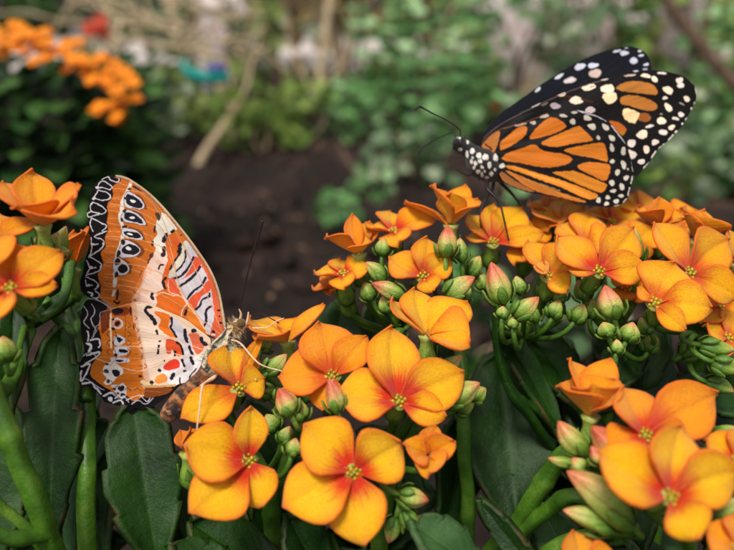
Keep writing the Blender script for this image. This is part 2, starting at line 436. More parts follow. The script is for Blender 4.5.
def stem(plant, pts, r, mat='stem'):
    """pts are (x, y, depth) as seen; r in photograph pixels at the first point."""
    p = cr([P(*q) for q in pts], 14); R = px2cm(r, pts[0][2]); n = len(p); L = np.concatenate([[0], np.cumsum(np.linalg.norm(np.diff(p, axis=0), axis=1))])
    k0 = random.uniform(.8, 2.4); rad = [R*(.88+.22*i/n+.05*noise.noise(Vector((L[i]*1.5, r, 0)))+.16*math.exp(-(((L[i]-k0+1.6) % 3.2-1.6)/.13)**2)) for i in range(n)]
    p = p+np.array([[.05*R*noise.noise(Vector((l, 3, r)))*4, 0, .05*R*noise.noise(Vector((l, 9, r)))*4] for l in L])
    return obj('stem', tube(p, rad, 20, lobes=(4, .06)), M[mat], plant)

KG = 'orange kalanchoe plants in the foreground'
def plant_root(x, y, lab): return thing('kalanchoe_plant', lab, 'flowering plant', (x, y, 0), KG)
pc = P(350, 480, 17); pl = P(20, 480, 16.5); pr = P(620, 380, 18.5); pb = P(650, 560, 14.5)
centre = plant_root(pc[0], pc[1]+2, 'orange flowering kalanchoe in the middle on which the white banded butterfly rests')
left = plant_root(pl[0], pl[1]+1, 'orange flowering kalanchoe cut off by the left edge with one thick slanting green stem')
right = plant_root(pr[0], pr[1]+2, 'dense orange flowering kalanchoe on which the black and orange monarch butterfly rests')
lowr = plant_root(pb[0], pb[1], 'orange flowering kalanchoe nearest the camera with blurred blooms in the lower right corner')
JUNC.update({'A1': P(268, 480, 15), 'A2': P(388, 478, 14.8), 'A3': P(300, 410, 15.6), 'B1': P(398, 345, 16.6), 'B2': P(455, 335, 16.8),
             'C1': P(520, 350, 16.6), 'C2': P(610, 350, 16.6), 'C3': P(700, 350, 16.2), 'D1': P(622, 545, 13.2), 'D2': P(690, 560, 12.6), 'L1': P(30, 330, 14.8), 'L2': P(66, 300, 16)})
# ---- centre plant, front cluster
F = flower
F(centre, (354, 472), 12.3, [(303, 425, 62), (400, 440, 62), (283, 507, 66), (367, 545, 62)], (.05, .3, .95), 'A2', .02, 1.1, h=.1)
F(centre, (399, 401), 13.0, [(394, 325, 62, .22), (337, 393, 54, .1), (464, 370, 50, .14), (446, 417, 30, .0)], (.1, .55, .8), 'A2', .15, 1.2)
F(centre, (332, 376), 13.5, [(317, 322, 60, .2), (278, 378, 52, .1), (366, 335, 34, .2), (324, 410, 40, 0)], (-.1, .5, .85), 'A3', .7, .8)
F(centre, (249, 461), 12.8, [(184, 447, 60), (250, 406, 36), (189, 510, 62), (262, 507, 44)], (.3, .3, .9), 'A1', .02, 1.1)
F(centre, (239, 388), 13.75, [(231, 343, 54, .12), (266, 335, 14, .3, {'tone': .7}), (181, 416, 44, .0), (265, 379, 34, .1, {'red': .5})], (.35, .55, .75), 'A1', .25, .8)
F(centre, (287, 340), 14.5, [(250, 317, 34, .2), (258, 336, 34, -.5, {'tone': .6}), (322, 302, 13, .1), (300, 318, 32, .4)], (-.1, 1, .35), 'A3', .3, .2, side=True, st=False, h=.3)
F(centre, (427, 334), 13.7, [(391, 298, 40, .3), (416, 287, 44, .5, {'tone': .1}), (469, 302, 32, .3), (470, 342, 34, -.5, {'tone': .4, 'cup': .3})], (.0, 1, .35), 'A2', .15, .1, side=True, st=False)
F(centre, (428, 456), 12.7, [(406, 443, 28, -.25, {'cup': .4}), (453, 440, 28, -.2, {'cup': .4}), (437, 426, 26, .1, {'cup': .3}), (428, 474, 34, -.55, {'cup': .4, 'pale': .25})], (.0, .5, .8), 'A2', .6, .3, side=True, st=False, cup=.35)
F(centre, (188, 452), 13.6, [(180, 430, 18, .1, {'tone': 1, 'pale': .3}), (204, 430, 18, .1, {'tone': 1, 'pale': .3}), (190, 426, 16, -.2, {'tone': 1, 'pale': .3}), (197, 428, 16, .2)], (0, 1, .3), 'A1', .8, 0, side=True, st=False)
# ---- centre plant, cluster behind
F(centre, (423, 276), 14.9, [(425, 236, 36, .2), (390, 255, 40, .1), (450, 257, 30, .2), (433, 291, 26, .1)], (.1, .5, .85), 'B1', .35, .9)
F(centre, (394, 231), 15.8, [(366, 224, 30, .1), (391, 210, 34, .12), (436, 213, 26, .2), (400, 243, 34, .1)], (.0, .85, .5), 'B1', .3, 1.)
F(centre, (359, 253), 15.4, [(354, 213, 20, .2, {'tone': .8}), (326, 235, 34, .1), (368, 238, 30, -.3), (371, 222, 26, .4)], (-.1, 1, .3), 'B1', .2, .1, side=True, st=False, cup=.2)
F(centre, (343, 274), 15.2, [(314, 271, 26, .12), (341, 258, 28, .12), (368, 265, 24, .2), (346, 287, 28, .1)], (-.1, .85, .5), 'B1', .2, 1.)
F(centre, (338, 288), 15.6, [(312, 287, 22, .1), (320, 276, 18, .2), (330, 292, 20, -.2)], (-.4, .8, .4), 'B1', .8, .2, side=True, st=False)
F(centre, (451, 224), 15.7, [(434, 184, 22, -.1, {'cup': .3}), (467, 184, 26, .3), (478, 199, 22, -.15, {'cup': .3}), (451, 192, 30, -.35, {'cup': .3, 'tone': .3}), (405, 200, 20, .4)], (0, 1, .3), 'B2', .45, .1, side=True, st=False)
# ---- right plant
F(right, (493, 242), 15.9, [(468, 214, 36, .2), (522, 206, 36, .2), (495, 203, 28, .3), (465, 237, 18, -.05), (543, 229, 20, .1)], (.0, .65, .7), 'C1', 0.22, 1.)
F(right, (548, 276), 15.0, [(527, 240, 34, .2), (566, 243, 36, .25), (534, 266, 18, .5, {'pale': .7, 'cup': .4}), (568, 290, 26, .1)], (-.1, .6, .7), 'C1', 0.31, .5, cup=.15)
F(right, (599, 271), 14.4, [(558, 234, 46, .12), (633, 225, 44, .15), (646, 264, 34, .05), (564, 262, 34, 0)], (.05, .5, .85), 'C2', 0.31, 1.)
F(right, (690, 273), 14.5, [(654, 222, 48, .15), (733, 240, 52, .1), (740, 297, 36, .0), (672, 294, 36, .1)], (.2, .4, .85), 'C3', 0.34, .9)
F(right, (655, 303), 13.8, [(675, 262, 50, .15), (712, 309, 44, .05), (638, 287, 20, .35, {'tone': .7}), (687, 328, 24, .15, {'pale': .15})], (-.3, .5, .8), 'C3', 0.19, .8)
F(right, (566, 226), 16.4, [(531, 206, 38, .2), (560, 198, 32, .3), (583, 206, 30, .2), (592, 232, 28, .1)], (.0, .8, .55), 'C1', 0.37, .8)
F(right, (612, 222), 16.6, [(586, 208, 38, .2), (608, 198, 30, .3), (640, 208, 34, .2), (620, 232, 30, .1)], (.0, .8, .55), 'C2', 0.43, .8)
F(right, (660, 226), 16.0, [(636, 209, 34, .1, {'pale': .15}), (661, 197, 30, -.1, {'tone': .9, 'pale': .25}), (683, 212, 28, .1), (655, 206, 30, .3)], (.0, 1, .4), 'C2', 0.50, .2, side=True, st=False, cup=.25)
F(right, (697, 240), 15.6, [(685, 206, 28, .0, {'cup': .35}), (704, 209, 24, .2), (712, 228, 26, .0), (694, 212, 30, -.3, {'cup': .35, 'pale': .15})], (.1, 1, .4), 'C3', 0.40, .2, side=True, st=False)
F(right, (738, 262), 15.2, [(729, 228, 26, 0), (752, 232, 30, .2), (716, 252, 22, .2), (748, 270, 26, -.2)], (0, .8, .5), 'C3', 0.43, .3, side=True, st=False)
F(right, (634, 246), 15.6, [(612, 225, 36, .2), (652, 226, 36, .2), (640, 262, 30, .1), (612, 250, 30, .1)], (.0, .6, .7), 'C2', 0.43, .8)
F(right, (528, 248), 16.2, [(512, 222, 30, .2), (545, 222, 30, .2), (515, 262, 30, .1), (544, 262, 30, .1)], (.0, .7, .6), 'C1', 0.37, .8)
F(right, (586, 244), 15.7, [(560, 222, 40, .2), (592, 212, 40, .3), (612, 240, 30, .2), (572, 262, 30, .1)], (.0, .7, .65), 'C2', 0.31, .7)
F(right, (552, 214), 16.9, [(530, 200, 34, .2), (556, 194, 32, .3), (578, 204, 34, .2), (550, 228, 34, .1)], (.0, .8, .55), 'C1', 0.37, .6)
F(right, (640, 214), 17.1, [(618, 203, 34, .2), (642, 194, 32, .3), (664, 206, 34, .2), (640, 230, 34, .1)], (.0, .8, .55), 'C3', 0.43, .6)
F(right, (676, 226), 16.8, [(655, 212, 34, .2), (680, 202, 32, .3), (700, 214, 34, .2), (676, 240, 34, .1)], (.0, .8, .55), 'C3', 0.37, .7)
F(right, (720, 306), 15.4, [(700, 290, 34, .2), (738, 284, 36, .2), (742, 318, 30, .1), (704, 322, 28, .1)], (.1, .6, .7), 'C3', 0.37, .8)
F(right, (728, 338), 14.9, [(706, 324, 36, .2), (742, 316, 36, .2), (752, 352, 30, .1), (712, 356, 26, .1)], (.1, .6, .7), 'C3', .4, .8)
F(right, (630, 290), 15.4, [(612, 276, 26, .2), (640, 270, 30, .3), (650, 296, 26, .2), (618, 300, 22, .1)], (.0, .7, .65), 'C2', 0.37, .8)
# ---- lower right plant
F(lowr, (591, 415), 12.6, [(569, 358, 34, .25, {'cup': .25}), (611, 357, 30, .25, {'cup': .25}), (560, 384, 30, -.1, {'cup': .35}), (614, 378, 34, -.1, {'cup': .35, 'pale': .2}), (590, 384, 42, -.45, {'cup': .35, 'tone': .3})], (0, 1, .3), 'D1', .55, .1, side=True, st=False)
F(lowr, (645, 435), 12.0, [(621, 386, 62, .15), (719, 392, 56, .1), (612, 452, 44, .05), (690, 452, 40, 0)], (.1, .55, .8), 'D2', .65, 1.)
F(lowr, (671, 497), 10.9, [(600, 450, 66, .14), (684, 424, 66, .14), (744, 474, 56, .1), (697, 540, 48, .05)], (.1, .4, .9), 'D2', .0, 1.)
F(lowr, (735, 460), 11.9, [(706, 440, 40, .1), (745, 430, 40, .1), (770, 470, 40, .1), (725, 490, 40, .1)], (.1, .5, .85), 'D2', .45, .8)
F(lowr, (585, 572), 11.6, [(572, 530, 46, .1), (620, 560, 40, .1), (545, 585, 40, .1), (590, 610, 40, .1)], (.1, .6, .8), 'D1', .7, .4)
F(lowr, (735, 548), 10.9, [(706, 530, 40, .1, {'pale': .2}), (740, 515, 40, .1), (770, 560, 40, .1), (725, 575, 40, .1)], (.1, .6, .8), 'D2', .8, .3)
# ---- left plant
F(left, (42, 224), 12.9, [(34, 169, 38, .25, {'cup': .2}), (77, 182, 18, .0, {'tone': .8}), (73, 204, 42, -.5, {'cup': .3, 'tone': .5}), (2, 180, 36, .1), (18, 204, 44, -.5, {'cup': .3, 'tone': .6})], (.05, 1, .4), 'L1', .55, .1, side=True, st=False)
F(left, (-6, 236), 12.5, [(36, 218, 26, .1, {'pale': .15}), (-30, 220, 36, .1), (0, 262, 36, .1), (-2, 210, 30, .1)], (.1, .85, .5), 'L1', .6, .3)
F(left, (10, 288), 12.0, [(60, 250, 42, .12), (10, 240, 48, .15), (56, 284, 26, .0), (-2, 320, 38, .05), (-40, 280, 40, .05)], (.0, .5, .85), 'L1', .5, 1.)
F(left, (73, 268), 15.5, [(86, 226, 16, -.1), (66, 234, 20, .1), (79, 230, 24, -.3, {'pale': .3}), (72, 230, 20, .3)], (.1, 1, .2), 'L2', 1., .0, side=True, st=False)
# ---- buds
B_ = bud
for a in [((291, 415), (279, 388), 13.0, 11, 'A3', .8), ((303, 420), (296, 398), 13.2, 9, 'A3', .45), ((292, 455), (296, 438), 12.9, 8.5, 'A1', .25),
          ((268, 372), (287, 354), 14.2, 9, 'A3', .35), ((337, 412), (329, 378), 12.7, 9, 'A2', .85), ((400, 494), (429, 501), 12.6, 10, 'A2', .55), ((404, 510), (422, 537), 12.7, 8, 'A2', .3),
          ((396, 518), (388, 543), 12.8, 9, 'A2', .35), ((440, 400), (480, 383), 13.5, 13, 'A2', .3), ((435, 372), (462, 355), 14, 9, 'A2', .35),
          ((446, 257), (448, 225), 14.9, 9.5, 'B2', .75), ((446, 297), (475, 277), 14.6, 10.5, 'B2', .55), ((404, 297), (372, 283), 14.7, 8.5, 'B1', .6),
          ((385, 281), (366, 262), 15, 8, 'B1', .3), ((462, 262), (460, 238), 15.2, 8, 'B2', .2), ((382, 256), (384, 238), 15.4, 8, 'B1', .25), ((404, 330), (385, 345), 15.2, 8, 'B1', .2),
          ((436, 262), (446, 240), 15.6, 7, 'B2', .3),
          ((372, 300), (364, 282), 15.2, 8, 'B1', .15), ((390, 312), (382, 296), 15.0, 8, 'B1', .2), ((414, 306), (416, 290), 15.2, 8, 'B1', .15), ((462, 300), (470, 286), 15.2, 7.5, 'B2', .15), ((470, 276), (480, 256), 15.5, 8, 'B2', .2),
          ((470, 400), (486, 388), 14.2, 9, 'A2', .15), ((456, 410), (474, 404), 14, 8, 'A2', .1), ((270, 398), (262, 382), 14.6, 9, 'A3', .15), ((276, 430), (266, 414), 14.2, 9, 'A1', .15), ((284, 444), (290, 426), 13.8, 8, 'A1', .2), ((262, 350), (272, 338), 14.8, 8, 'A3', .3), ((280, 402), (292, 384), 14.0, 9, 'A3', .2)]: B_(centre, *a)
for a in [((503, 304), (491, 262), 14.4, 12, 'C1', .7), ((514, 317), (539, 297), 14.3, 9.5, 'C1', .5), ((502, 318), (503, 306), 14.0, 6.5, 'C1', .2),
          ((513, 328), (512, 318), 14.0, 5.5, 'C1', .2), ((614, 318), (605, 285), 14.2, 12.5, 'C2', .7), ((608, 336), (603, 322), 14.0, 8.5, 'C2', .2), ((626, 341), (633, 322), 14.0, 10, 'C2', .35),
          ((616, 353), (617, 339), 13.9, 6.5, 'C2', .3), ((637, 262), (634, 228), 15.1, 9, 'C2', .15), 
          ((700, 345), (735, 350), 14.0, 9, 'C3', .15), ((712, 362), (742, 372), 13.8, 10, 'C3', .2), ((585, 300), (578, 280), 15.2, 8, 'C2', .2),
          ((562, 302), (556, 290), 15.4, 8, 'C1', .1), ((650, 332), (640, 318), 14.6, 8, 'C2', .1),
          ((536, 322), (528, 300), 15.2, 8, 'C1', .2), ((552, 318), (560, 300), 15.0, 8.5, 'C1', .25), ((574, 322), (584, 304), 15.0, 9, 'C1', .2), ((590, 318), (592, 298), 15.3, 8, 'C2', .15), ((648, 352), (655, 334), 15.0, 9, 'C2', .15), ((682, 356), (700, 344), 14.6, 9, 'C3', .2),
          ((706, 382), (734, 392), 14.2, 8.5, 'C3', .15), ((520, 294), (516, 276), 15.2, 8, 'C1', .15), ((486, 290), (478, 272), 15.6, 7.5, 'C1', .2)]: B_(right, *a)
for a in [((586, 452), (558, 421), 12.2, 11.5, 'D1', .5), ((577, 462), (548, 458), 12.2, 5.5, 'D1', .3), ((582, 470), (572, 458), 12.1, 8.5, 'D1', .4), ((611, 455), (592, 426), 12.1, 12, 'D1', .9),
          ((602, 462), (591, 446), 12.0, 8, 'D1', .85), ((629, 525), (567, 471), 11.7, 17, 'D1', .45), ((612, 528), (563, 510), 11.8, 11.5, 'D1', .3), ((714, 440), (738, 428), 12.6, 9, 'D2', .2),
          ((700, 515), (740, 500), 11.6, 12, 'D2', .25)]: B_(lowr, *a)
for a in [((58, 262), (66, 226), 14.2, 8, 'L1', .15), ((45, 258), (58, 232), 13.4, 8, 'L1', .2), ((6, 362), (3, 336), 12.4, 12, 'L1', .2), ((38, 262), (40, 232), 13.6, 9, 'L1', .1), ((52, 250), (70, 252), 13.8, 6, 'L1', .1)]: B_(left, *a)
# ---- stems
stem(centre, [(268, 480, 15), (275, 540, 15.6), (300, 640, 16.5), (350, 800, 18)], 9)
stem(centre, [(388, 478, 14.8), (380, 540, 15.4), (372, 640, 16.4), (360, 800, 18)], 9)
stem(centre, [(300, 410, 15.6), (290, 450, 15.6), (275, 500, 15.6)], 6)
stem(centre, [(398, 345, 16.6), (430, 370, 16.2), (460, 400, 15.6), (464, 450, 15.6), (466, 540, 16.2), (430, 700, 17.5), (370, 860, 19)], 7)
stem(centre, [(455, 335, 16.8), (462, 365, 16.4), (462, 420, 15.7)], 6)
stem(right, [(520, 350, 16.6), (505, 365, 15.2), (512, 395, 15), (540, 430, 15.6), (590, 520, 17), (620, 700, 19.5)], 4.5, 'leaf')
stem(right, [(497, 312, 14.6), (498, 350, 14.8), (515, 395, 15.1), (550, 425, 15.8), (600, 520, 17.4)], 5, 'leaf')
stem(right, [(610, 350, 16.6), (606, 400, 17), (610, 500, 18), (620, 700, 19.8)], 7)
stem(right, [(700, 350, 16.2), (690, 400, 16.8), (660, 500, 18), (630, 700, 20)], 7)
stem(lowr, [(600, 470, 13), (570, 450, 13.2), (545, 480, 13.6), (520, 520, 14), (480, 600, 15), (560, 760, 16)], 9.5)
stem(lowr, [(622, 545, 13.2), (580, 497, 13.0), (545, 512, 13.6), (510, 545, 14.2), (480, 610, 15), (560, 770, 16.2)], 8)
stem(lowr, [(640, 530, 12.6), (590, 535, 13), (550, 552, 13.4), (520, 600, 14)], 8)
stem(lowr, [(622, 545, 13.2), (630, 640, 14), (640, 780, 16)], 9)
stem(lowr, [(690, 560, 12.6), (670, 660, 13.6), (650, 790, 16)], 9)
stem(left, [(-14, 360, 12.6), (0, 410, 12.4), (22, 468, 12.5), (46, 528, 12.8), (60, 600, 13.6), (40, 760, 16)], 10.5)
stem(left, [(94, 318, 15.6), (88, 370, 14.9), (87, 420, 14.5), (87, 450, 14.2), (86, 500, 14), (84, 600, 14.4), (50, 770, 16.5)], 8)
stem(left, [(-30, 520, 11.8), (10, 538, 12.2), (46, 534, 12.8)], 8)
stem(left, [(-30, 470, 12.6), (0, 505, 13), (40, 545, 13.4), (60, 620, 14)], 6)
stem(left, [(30, 330, 14.8), (10, 380, 13.6), (-10, 400, 12.6)], 7)
stem(left, [(66, 300, 16), (80, 340, 15.4), (86, 400, 14.4)], 5)
stem(left, [(40, 320, 14.6), (62, 300, 14.8), (72, 262, 15.4)], 5)
stem(left, [(90, 350, 15.4), (60, 322, 15.4), (45, 300, 15)], 5)
# ---- leaves
L_ = leaf
L_(left, (48, 560), (58, 326), 13.6, 14.6, 66, (.15, .3, .9), teeth=5, depth=.3, wide=.45)
L_(left, (112, 600), (62, 430), 15.2, 15.8, 46, (-.3, .3, .8), 'leaf_blue', 5)
L_(left, (70, 600), (78, 448), 14.6, 14.8, 26, (-.6, .3, .7), 'leaf_blue', 5, .05)
L_(left, (8, 420), (14, 300), 13.6, 14.4, 34, (.5, .2, .8), teeth=4)
L_(left, (-20, 600), (8, 400), 14.6, 15.4, 70, (.3, .3, .8), teeth=5)
L_(left, (104, 560), (112, 420), 15.0, 15.6, 34, (-.4, .3, .8), 'leaf_blue', 4)
L_(left, (52, 380), (100, 300), 16, 16.6, 36, (.2, .4, .8), teeth=4)
L_(left, (66, 330), (92, 292), 16.4, 17, 26, (.3, .4, .8), teeth=3)
L_(left, (24, 330), (76, 290), 14.8, 15.6, 20, (.2, .4, .8), teeth=3, depth=.05)
L_(centre, (160, 580), (132, 398), 13.6, 14.4, 82, (.25, .25, .9), teeth=4, depth=.16, wide=.5)
L_(centre, (190, 560), (150, 440), 14.6, 15.2, 60, (.1, .4, .8), teeth=4)
L_(centre, (330, 420), (343, 296), 15.6, 16.8, 58, (-.1, .35, .9), teeth=3, depth=.06, wide=.6)
L_(centre, (520, 545), (500, 350), 15.2, 17.2, 104, (-.15, .45, .8), teeth=5, depth=.09)
L_(centre, (500, 590), (410, 520), 12.6, 12.6, 64, (.0, .9, .5), 'leaf_blue', 5, .2, wide=.5)
L_(centre, (560, 600), (478, 500), 12.8, 13.2, 30, (-.6, .5, .6), 'leaf', 4, .2)
L_(centre, (300, 600), (190, 520), 14.4, 14.2, 70, (.0, .8, .6), teeth=5)
L_(centre, (330, 600), (288, 515), 14, 13.6, 66, (.1, .8, .5), teeth=4)
L_(centre, (440, 560), (470, 400), 16.2, 16.8, 60, (.5, .35, .8), teeth=4)
L_(centre, (250, 520), (225, 418), 15, 15.4, 46, (.2, .4, .8), teeth=4)
L_(centre, (300, 500), (250, 400), 16, 16.4, 40, (.2, .5, .8), teeth=4)
L_(centre, (425, 500), (360, 430), 15.4, 15.2, 54, (.1, .6, .8), teeth=4)
L_(centre, (250, 600), (170, 545), 13.2, 12.8, 60, (-.1, .8, .5), teeth=5, depth=.2)
L_(right, (640, 420), (722, 378), 15.2, 14.8, 44, (.0, .75, .6), teeth=4, depth=.08)
L_(right, (560, 430), (545, 325), 18, 18.6, 60, (-.2, .5, .8), 'leaf_blue', teeth=4)
L_(right, (580, 420), (662, 322), 17, 17.4, 70, (.2, .6, .7), teeth=5)
L_(right, (640, 470), (560, 400), 17, 17, 70, (-.1, .7, .6), teeth=5)
L_(right, (720, 460), (690, 330), 17.2, 17.4, 80, (.1, .5, .7), teeth=5)
L_(right, (760, 420), (700, 395), 15.2, 15, 50, (.1, .7, .6), teeth=4)
L_(right, (540, 440), (520, 330), 17.4, 17.4, 44, (.3, .4, .8), teeth=4)
L_(lowr, (560, 600), (498, 470), 15.4, 16, 70, (-.3, .5, .8), teeth=5)
L_(lowr, (590, 600), (540, 505), 14.6, 14.8, 50, (-.3, .5, .8), 'leaf_blue', teeth=5)
L_(lowr, (680, 620), (600, 560), 12.8, 12.6, 70, (-.1, .8, .5), teeth=5)
L_(lowr, (640, 560), (620, 460), 14.6, 15.6, 60, (0, .5, .8), teeth=5)
L_(lowr, (720, 560), (700, 480), 14.0, 15, 70, (0, .5, .8), teeth=5)
L_(lowr, (700, 600), (760, 520), 13.2, 13.4, 60, (0, .5, .8), teeth=5)
L_(right, (566, 440), (494, 318), 15.6, 15.8, 40, (.4, .4, .8), teeth=4, depth=.08)
L_(right, (590, 420), (530, 330), 16.4, 16.6, 56, (.2, .5, .8), teeth=4)
L_(right, (640, 400), (600, 330), 16.8, 17, 60, (.0, .6, .8), teeth=4)
L_(right, (600, 400), (640, 340), 16.2, 16.2, 46, (-.2, .7, .7), teeth=4)
L_(right, (690, 420), (740, 340), 16.4, 16.4, 56, (-.1, .6, .8), teeth=4)
L_(centre, (400, 420), (372, 300), 17.4, 17.8, 50, (.2, .4, .9), teeth=4)
L_(centre, (440, 410), (440, 320), 17, 17.6, 50, (.0, .5, .9), teeth=4)
# deeper leaves that fill each plant down to the soil
rl = random.Random(3)
def fill(plant, xr, yr, n, dr):
    base = root_loc(plant)
    for i in range(n):
        x = rl.uniform(*xr); y = rl.uniform(*yr); D = rl.uniform(*dr)
        T = P(x, y, D); s = rl.uniform(2.6, 4.4)
        out = unit(np.array([T[0]-base[0], T[1]-base[1], 0])*np.array([1, 1, 0])+np.array([rl.uniform(-2, 2), rl.uniform(-2, 2), 0]))
        B = T-out*s*.7-np.array([0, 0, s*rl.uniform(.35, .9)])
        N = unit(np.array([0, 0, 1.])*1.0-out*.5+np.array([rl.uniform(-.3, .3), -.5, 0]))
        obj('leaf', leafmesh(B, T, s*rl.uniform(.5, .7), N, .14, .12, rl.randint(4, 6), .12, 36, 9, rnd=rl.random()), M['leaf' if rl.random() < .75 else 'leaf_blue'], plant, thick=.08)
fill(centre, (170, 480), (430, 640), 26, (15.6, 19))
fill(left, (-30, 130), (400, 640), 16, (15.6, 19))
fill(right, (500, 740), (390, 600), 26, (17, 21))
fill(lowr, (500, 750), (520, 680), 14, (14, 16.5))

# ------------------------------------------------------------------ butterfly wings
class Paint:
    """Colours of one wing, laid down shape by shape in the wing's own plane, six samples per unit."""
    R = 6
    def __init__(s, outline, base, smooth=5):
        s.o = cr(outline, smooth, True)
        s.x0, s.y0 = np.floor(s.o.min(0)-2); s.x1, s.y1 = np.ceil(s.o.max(0)+2)
        s.w = int((s.x1-s.x0)*s.R); s.h = int((s.y1-s.y0)*s.R)
        s.im = np.zeros((s.h, s.w, 3)); s.im[:] = lin(base)
        s.X = s.x0+(np.arange(s.w)+.5)/s.R; s.Y = s.y0+(np.arange(s.h)+.5)/s.R
        s.tile = (0, 0, 1)
    def at(s, tx, ty, sc=9.1625): s.tile = (tx, ty, sc); return s
    def px(s, pts):
        p = np.asarray(pts, float); return np.stack([s.tile[0]+p[..., 0]/s.tile[2], s.tile[1]+p[..., 1]/s.tile[2]], -1)
    def win(s, lo, hi):
        a = max(0, int((lo[0]-s.x0)*s.R)-2); b = min(s.w, int((hi[0]-s.x0)*s.R)+3)
        c = max(0, int((lo[1]-s.y0)*s.R)-2); d = min(s.h, int((hi[1]-s.y0)*s.R)+3)
        return (a, b, c, d) if b > a and d > c else None
    @staticmethod
    def inside(X, Y, p):
        r = np.zeros(X.shape, bool); n = len(p)
        for i in range(n):
            x1, y1 = p[i]; x2, y2 = p[(i+1) % n]
            if y1 == y2: continue
            c = ((Y < y1) != (Y < y2)) & (X < (x2-x1)*(Y-y1)/(y2-y1)+x1); r ^= c
        return r
    def poly(s, pts, c, smooth=4, al=1.):
        p = s.px(pts); p = cr(p, smooth, True) if smooth else p
        w = s.win(p.min(0), p.max(0))
        if not w: return s
        a, b, cc, d = w; X, Y = np.meshgrid(s.X[a:b], s.Y[cc:d]); m = s.inside(X, Y, p)
        v = s.im[cc:d, a:b]; v[m] = v[m]*(1-al)+lin(c)*al; return s
    def line(s, pts, w_, c, al=1., closed=False, taper=False):
        p = s.px(pts); w_ = w_*(1.22 if sum(c) < 150 and s.tile[2] > 2 else 1); hw = w_/s.tile[2]/2; p = cr(p, 5, closed)
        if closed: p = np.vstack([p, p[:1]])
        q = s.win(p.min(0)-hw, p.max(0)+hw)
        if not q: return s
        a, b, cc, d = q; X, Y = np.meshgrid(s.X[a:b], s.Y[cc:d]); m = np.zeros(X.shape, bool); n = len(p)-1
        for i in range(n):
            e = p[i+1]-p[i]; l2 = e@e+1e-9; t = np.clip(((X-p[i][0])*e[0]+(Y-p[i][1])*e[1])/l2, 0, 1)
            dd = np.hypot(X-p[i][0]-t*e[0], Y-p[i][1]-t*e[1]); u = (i+t)/n
            h = hw*(1-.75*np.abs(2*u-1)**3) if taper else hw*(.94+.12*np.sin(u*9+p[0][0])+.05*np.sin(u*23+p[0][1]))
            m |= dd < h
        v = s.im[cc:d, a:b]; v[m] = v[m]*(1-al)+lin(c)*al; return s
    def dot(s, x, y, rx, ry, c, ang=0., wob=.12):
        th = np.linspace(0, 2*math.pi, 20, endpoint=False); a = math.radians(ang); rr = 1+wob*np.sin(2*th+x*.7)+wob*.6*np.sin(3*th+y)
        X = x+rx*rr*np.cos(th)*math.cos(a)-ry*rr*np.sin(th)*math.sin(a); Y = y+rx*rr*np.cos(th)*math.sin(a)+ry*rr*np.sin(th)*math.cos(a)
        return s.poly(np.stack([X, Y], -1), c, 0)
    def mesh(s, depth, apex):
        gy, gx = np.mgrid[0:s.h, 0:s.w]; fx, fy = gx/s.R, gy/s.R           # ragged, scale-like edges
        wx = .18*np.sin(fy*.9+np.sin(fx*.5)*2)+.10*np.sin(fx*1.1+fy*1.7); wy = .18*np.sin(fx*.8+np.sin(fy*.6)*2)+.10*np.sin(fy*1.3-fx*1.5)
        jit = np.random.RandomState(5).randn(2, s.h, s.w)*.07
        ix = np.clip(gx+((wx+jit[0])*s.R).round().astype(int), 0, s.w-1); iy = np.clip(gy+((wy+jit[1])*s.R).round().astype(int), 0, s.h-1)
        im2 = s.im[iy, ix]; cl = 1+.06*np.sin(fx*.11+np.sin(fy*.13)*2)+.05*np.sin(fy*.17-fx*.07)+.07*np.random.RandomState(9).randn(s.h, s.w)
        im2 = im2*cl[..., None]
        im = im2[:s.h//2*2, :s.w//2*2].reshape(s.h//2, 2, s.w//2, 2, 3).mean((1, 3))
        e = np.pad(im, ((1, 1), (1, 1), (0, 0)), 'edge'); im = (im*4+e[:-2, 1:-1]+e[2:, 1:-1]+e[1:-1, :-2]+e[1:-1, 2:])/8
        h, w = im.shape[:2]; X = s.x0+(np.arange(w)+.5)*2/s.R; Y = s.y0+(np.arange(h)+.5)*2/s.R
        XX, YY = np.meshgrid(X, Y); ins = s.inside(XX, YY, s.o)
        q = ins[:-1, :-1] | ins[1:, :-1] | ins[:-1, 1:] | ins[1:, 1:]
        used = np.zeros_like(ins); used[:-1, :-1] |= q; used[1:, :-1] |= q; used[:-1, 1:] |= q; used[1:, 1:] |= q
        snap = used & ~ins; sx, sy = XX[snap], YY[snap]; bd = np.full(sx.shape, 1e9); bx, by = sx.copy(), sy.copy(); n = len(s.o)
        for i in range(n):
            p1 = s.o[i]; e = s.o[(i+1) % n]-p1; t = np.clip(((sx-p1[0])*e[0]+(sy-p1[1])*e[1])/(e@e+1e-9), 0, 1)
            cx, cy = p1[0]+t*e[0], p1[1]+t*e[1]; dd = np.hypot(sx-cx, sy-cy); k = dd < bd
            bd[k] = dd[k]; bx[k] = cx[k]; by[k] = cy[k]
        XX[snap] = bx; YY[snap] = by
        idx = -np.ones(ins.shape, int); idx[used] = np.arange(used.sum())
        f = np.stack([idx[:-1, :-1][q], idx[1:, :-1][q], idx[1:, 1:][q], idx[:-1, 1:][q]], -1)
        x, y = XX[used], YY[used]; D = depth(x, y)
        v = CAM+(FW[None]+RT[None]*((x-367)/367*TX)[:, None]+UP[None]*((275-y)/275*TY)[:, None])*D[:, None]
        r = np.hypot(x-apex[0], y-apex[1])/100; th = np.arctan2(y-apex[1], x-apex[0])
        return {'v': v, 'f': f, 'c': im[used], 'ts': np.stack([r, th/3, np.zeros_like(r)], -1)}
BK = (15, 10, 14)
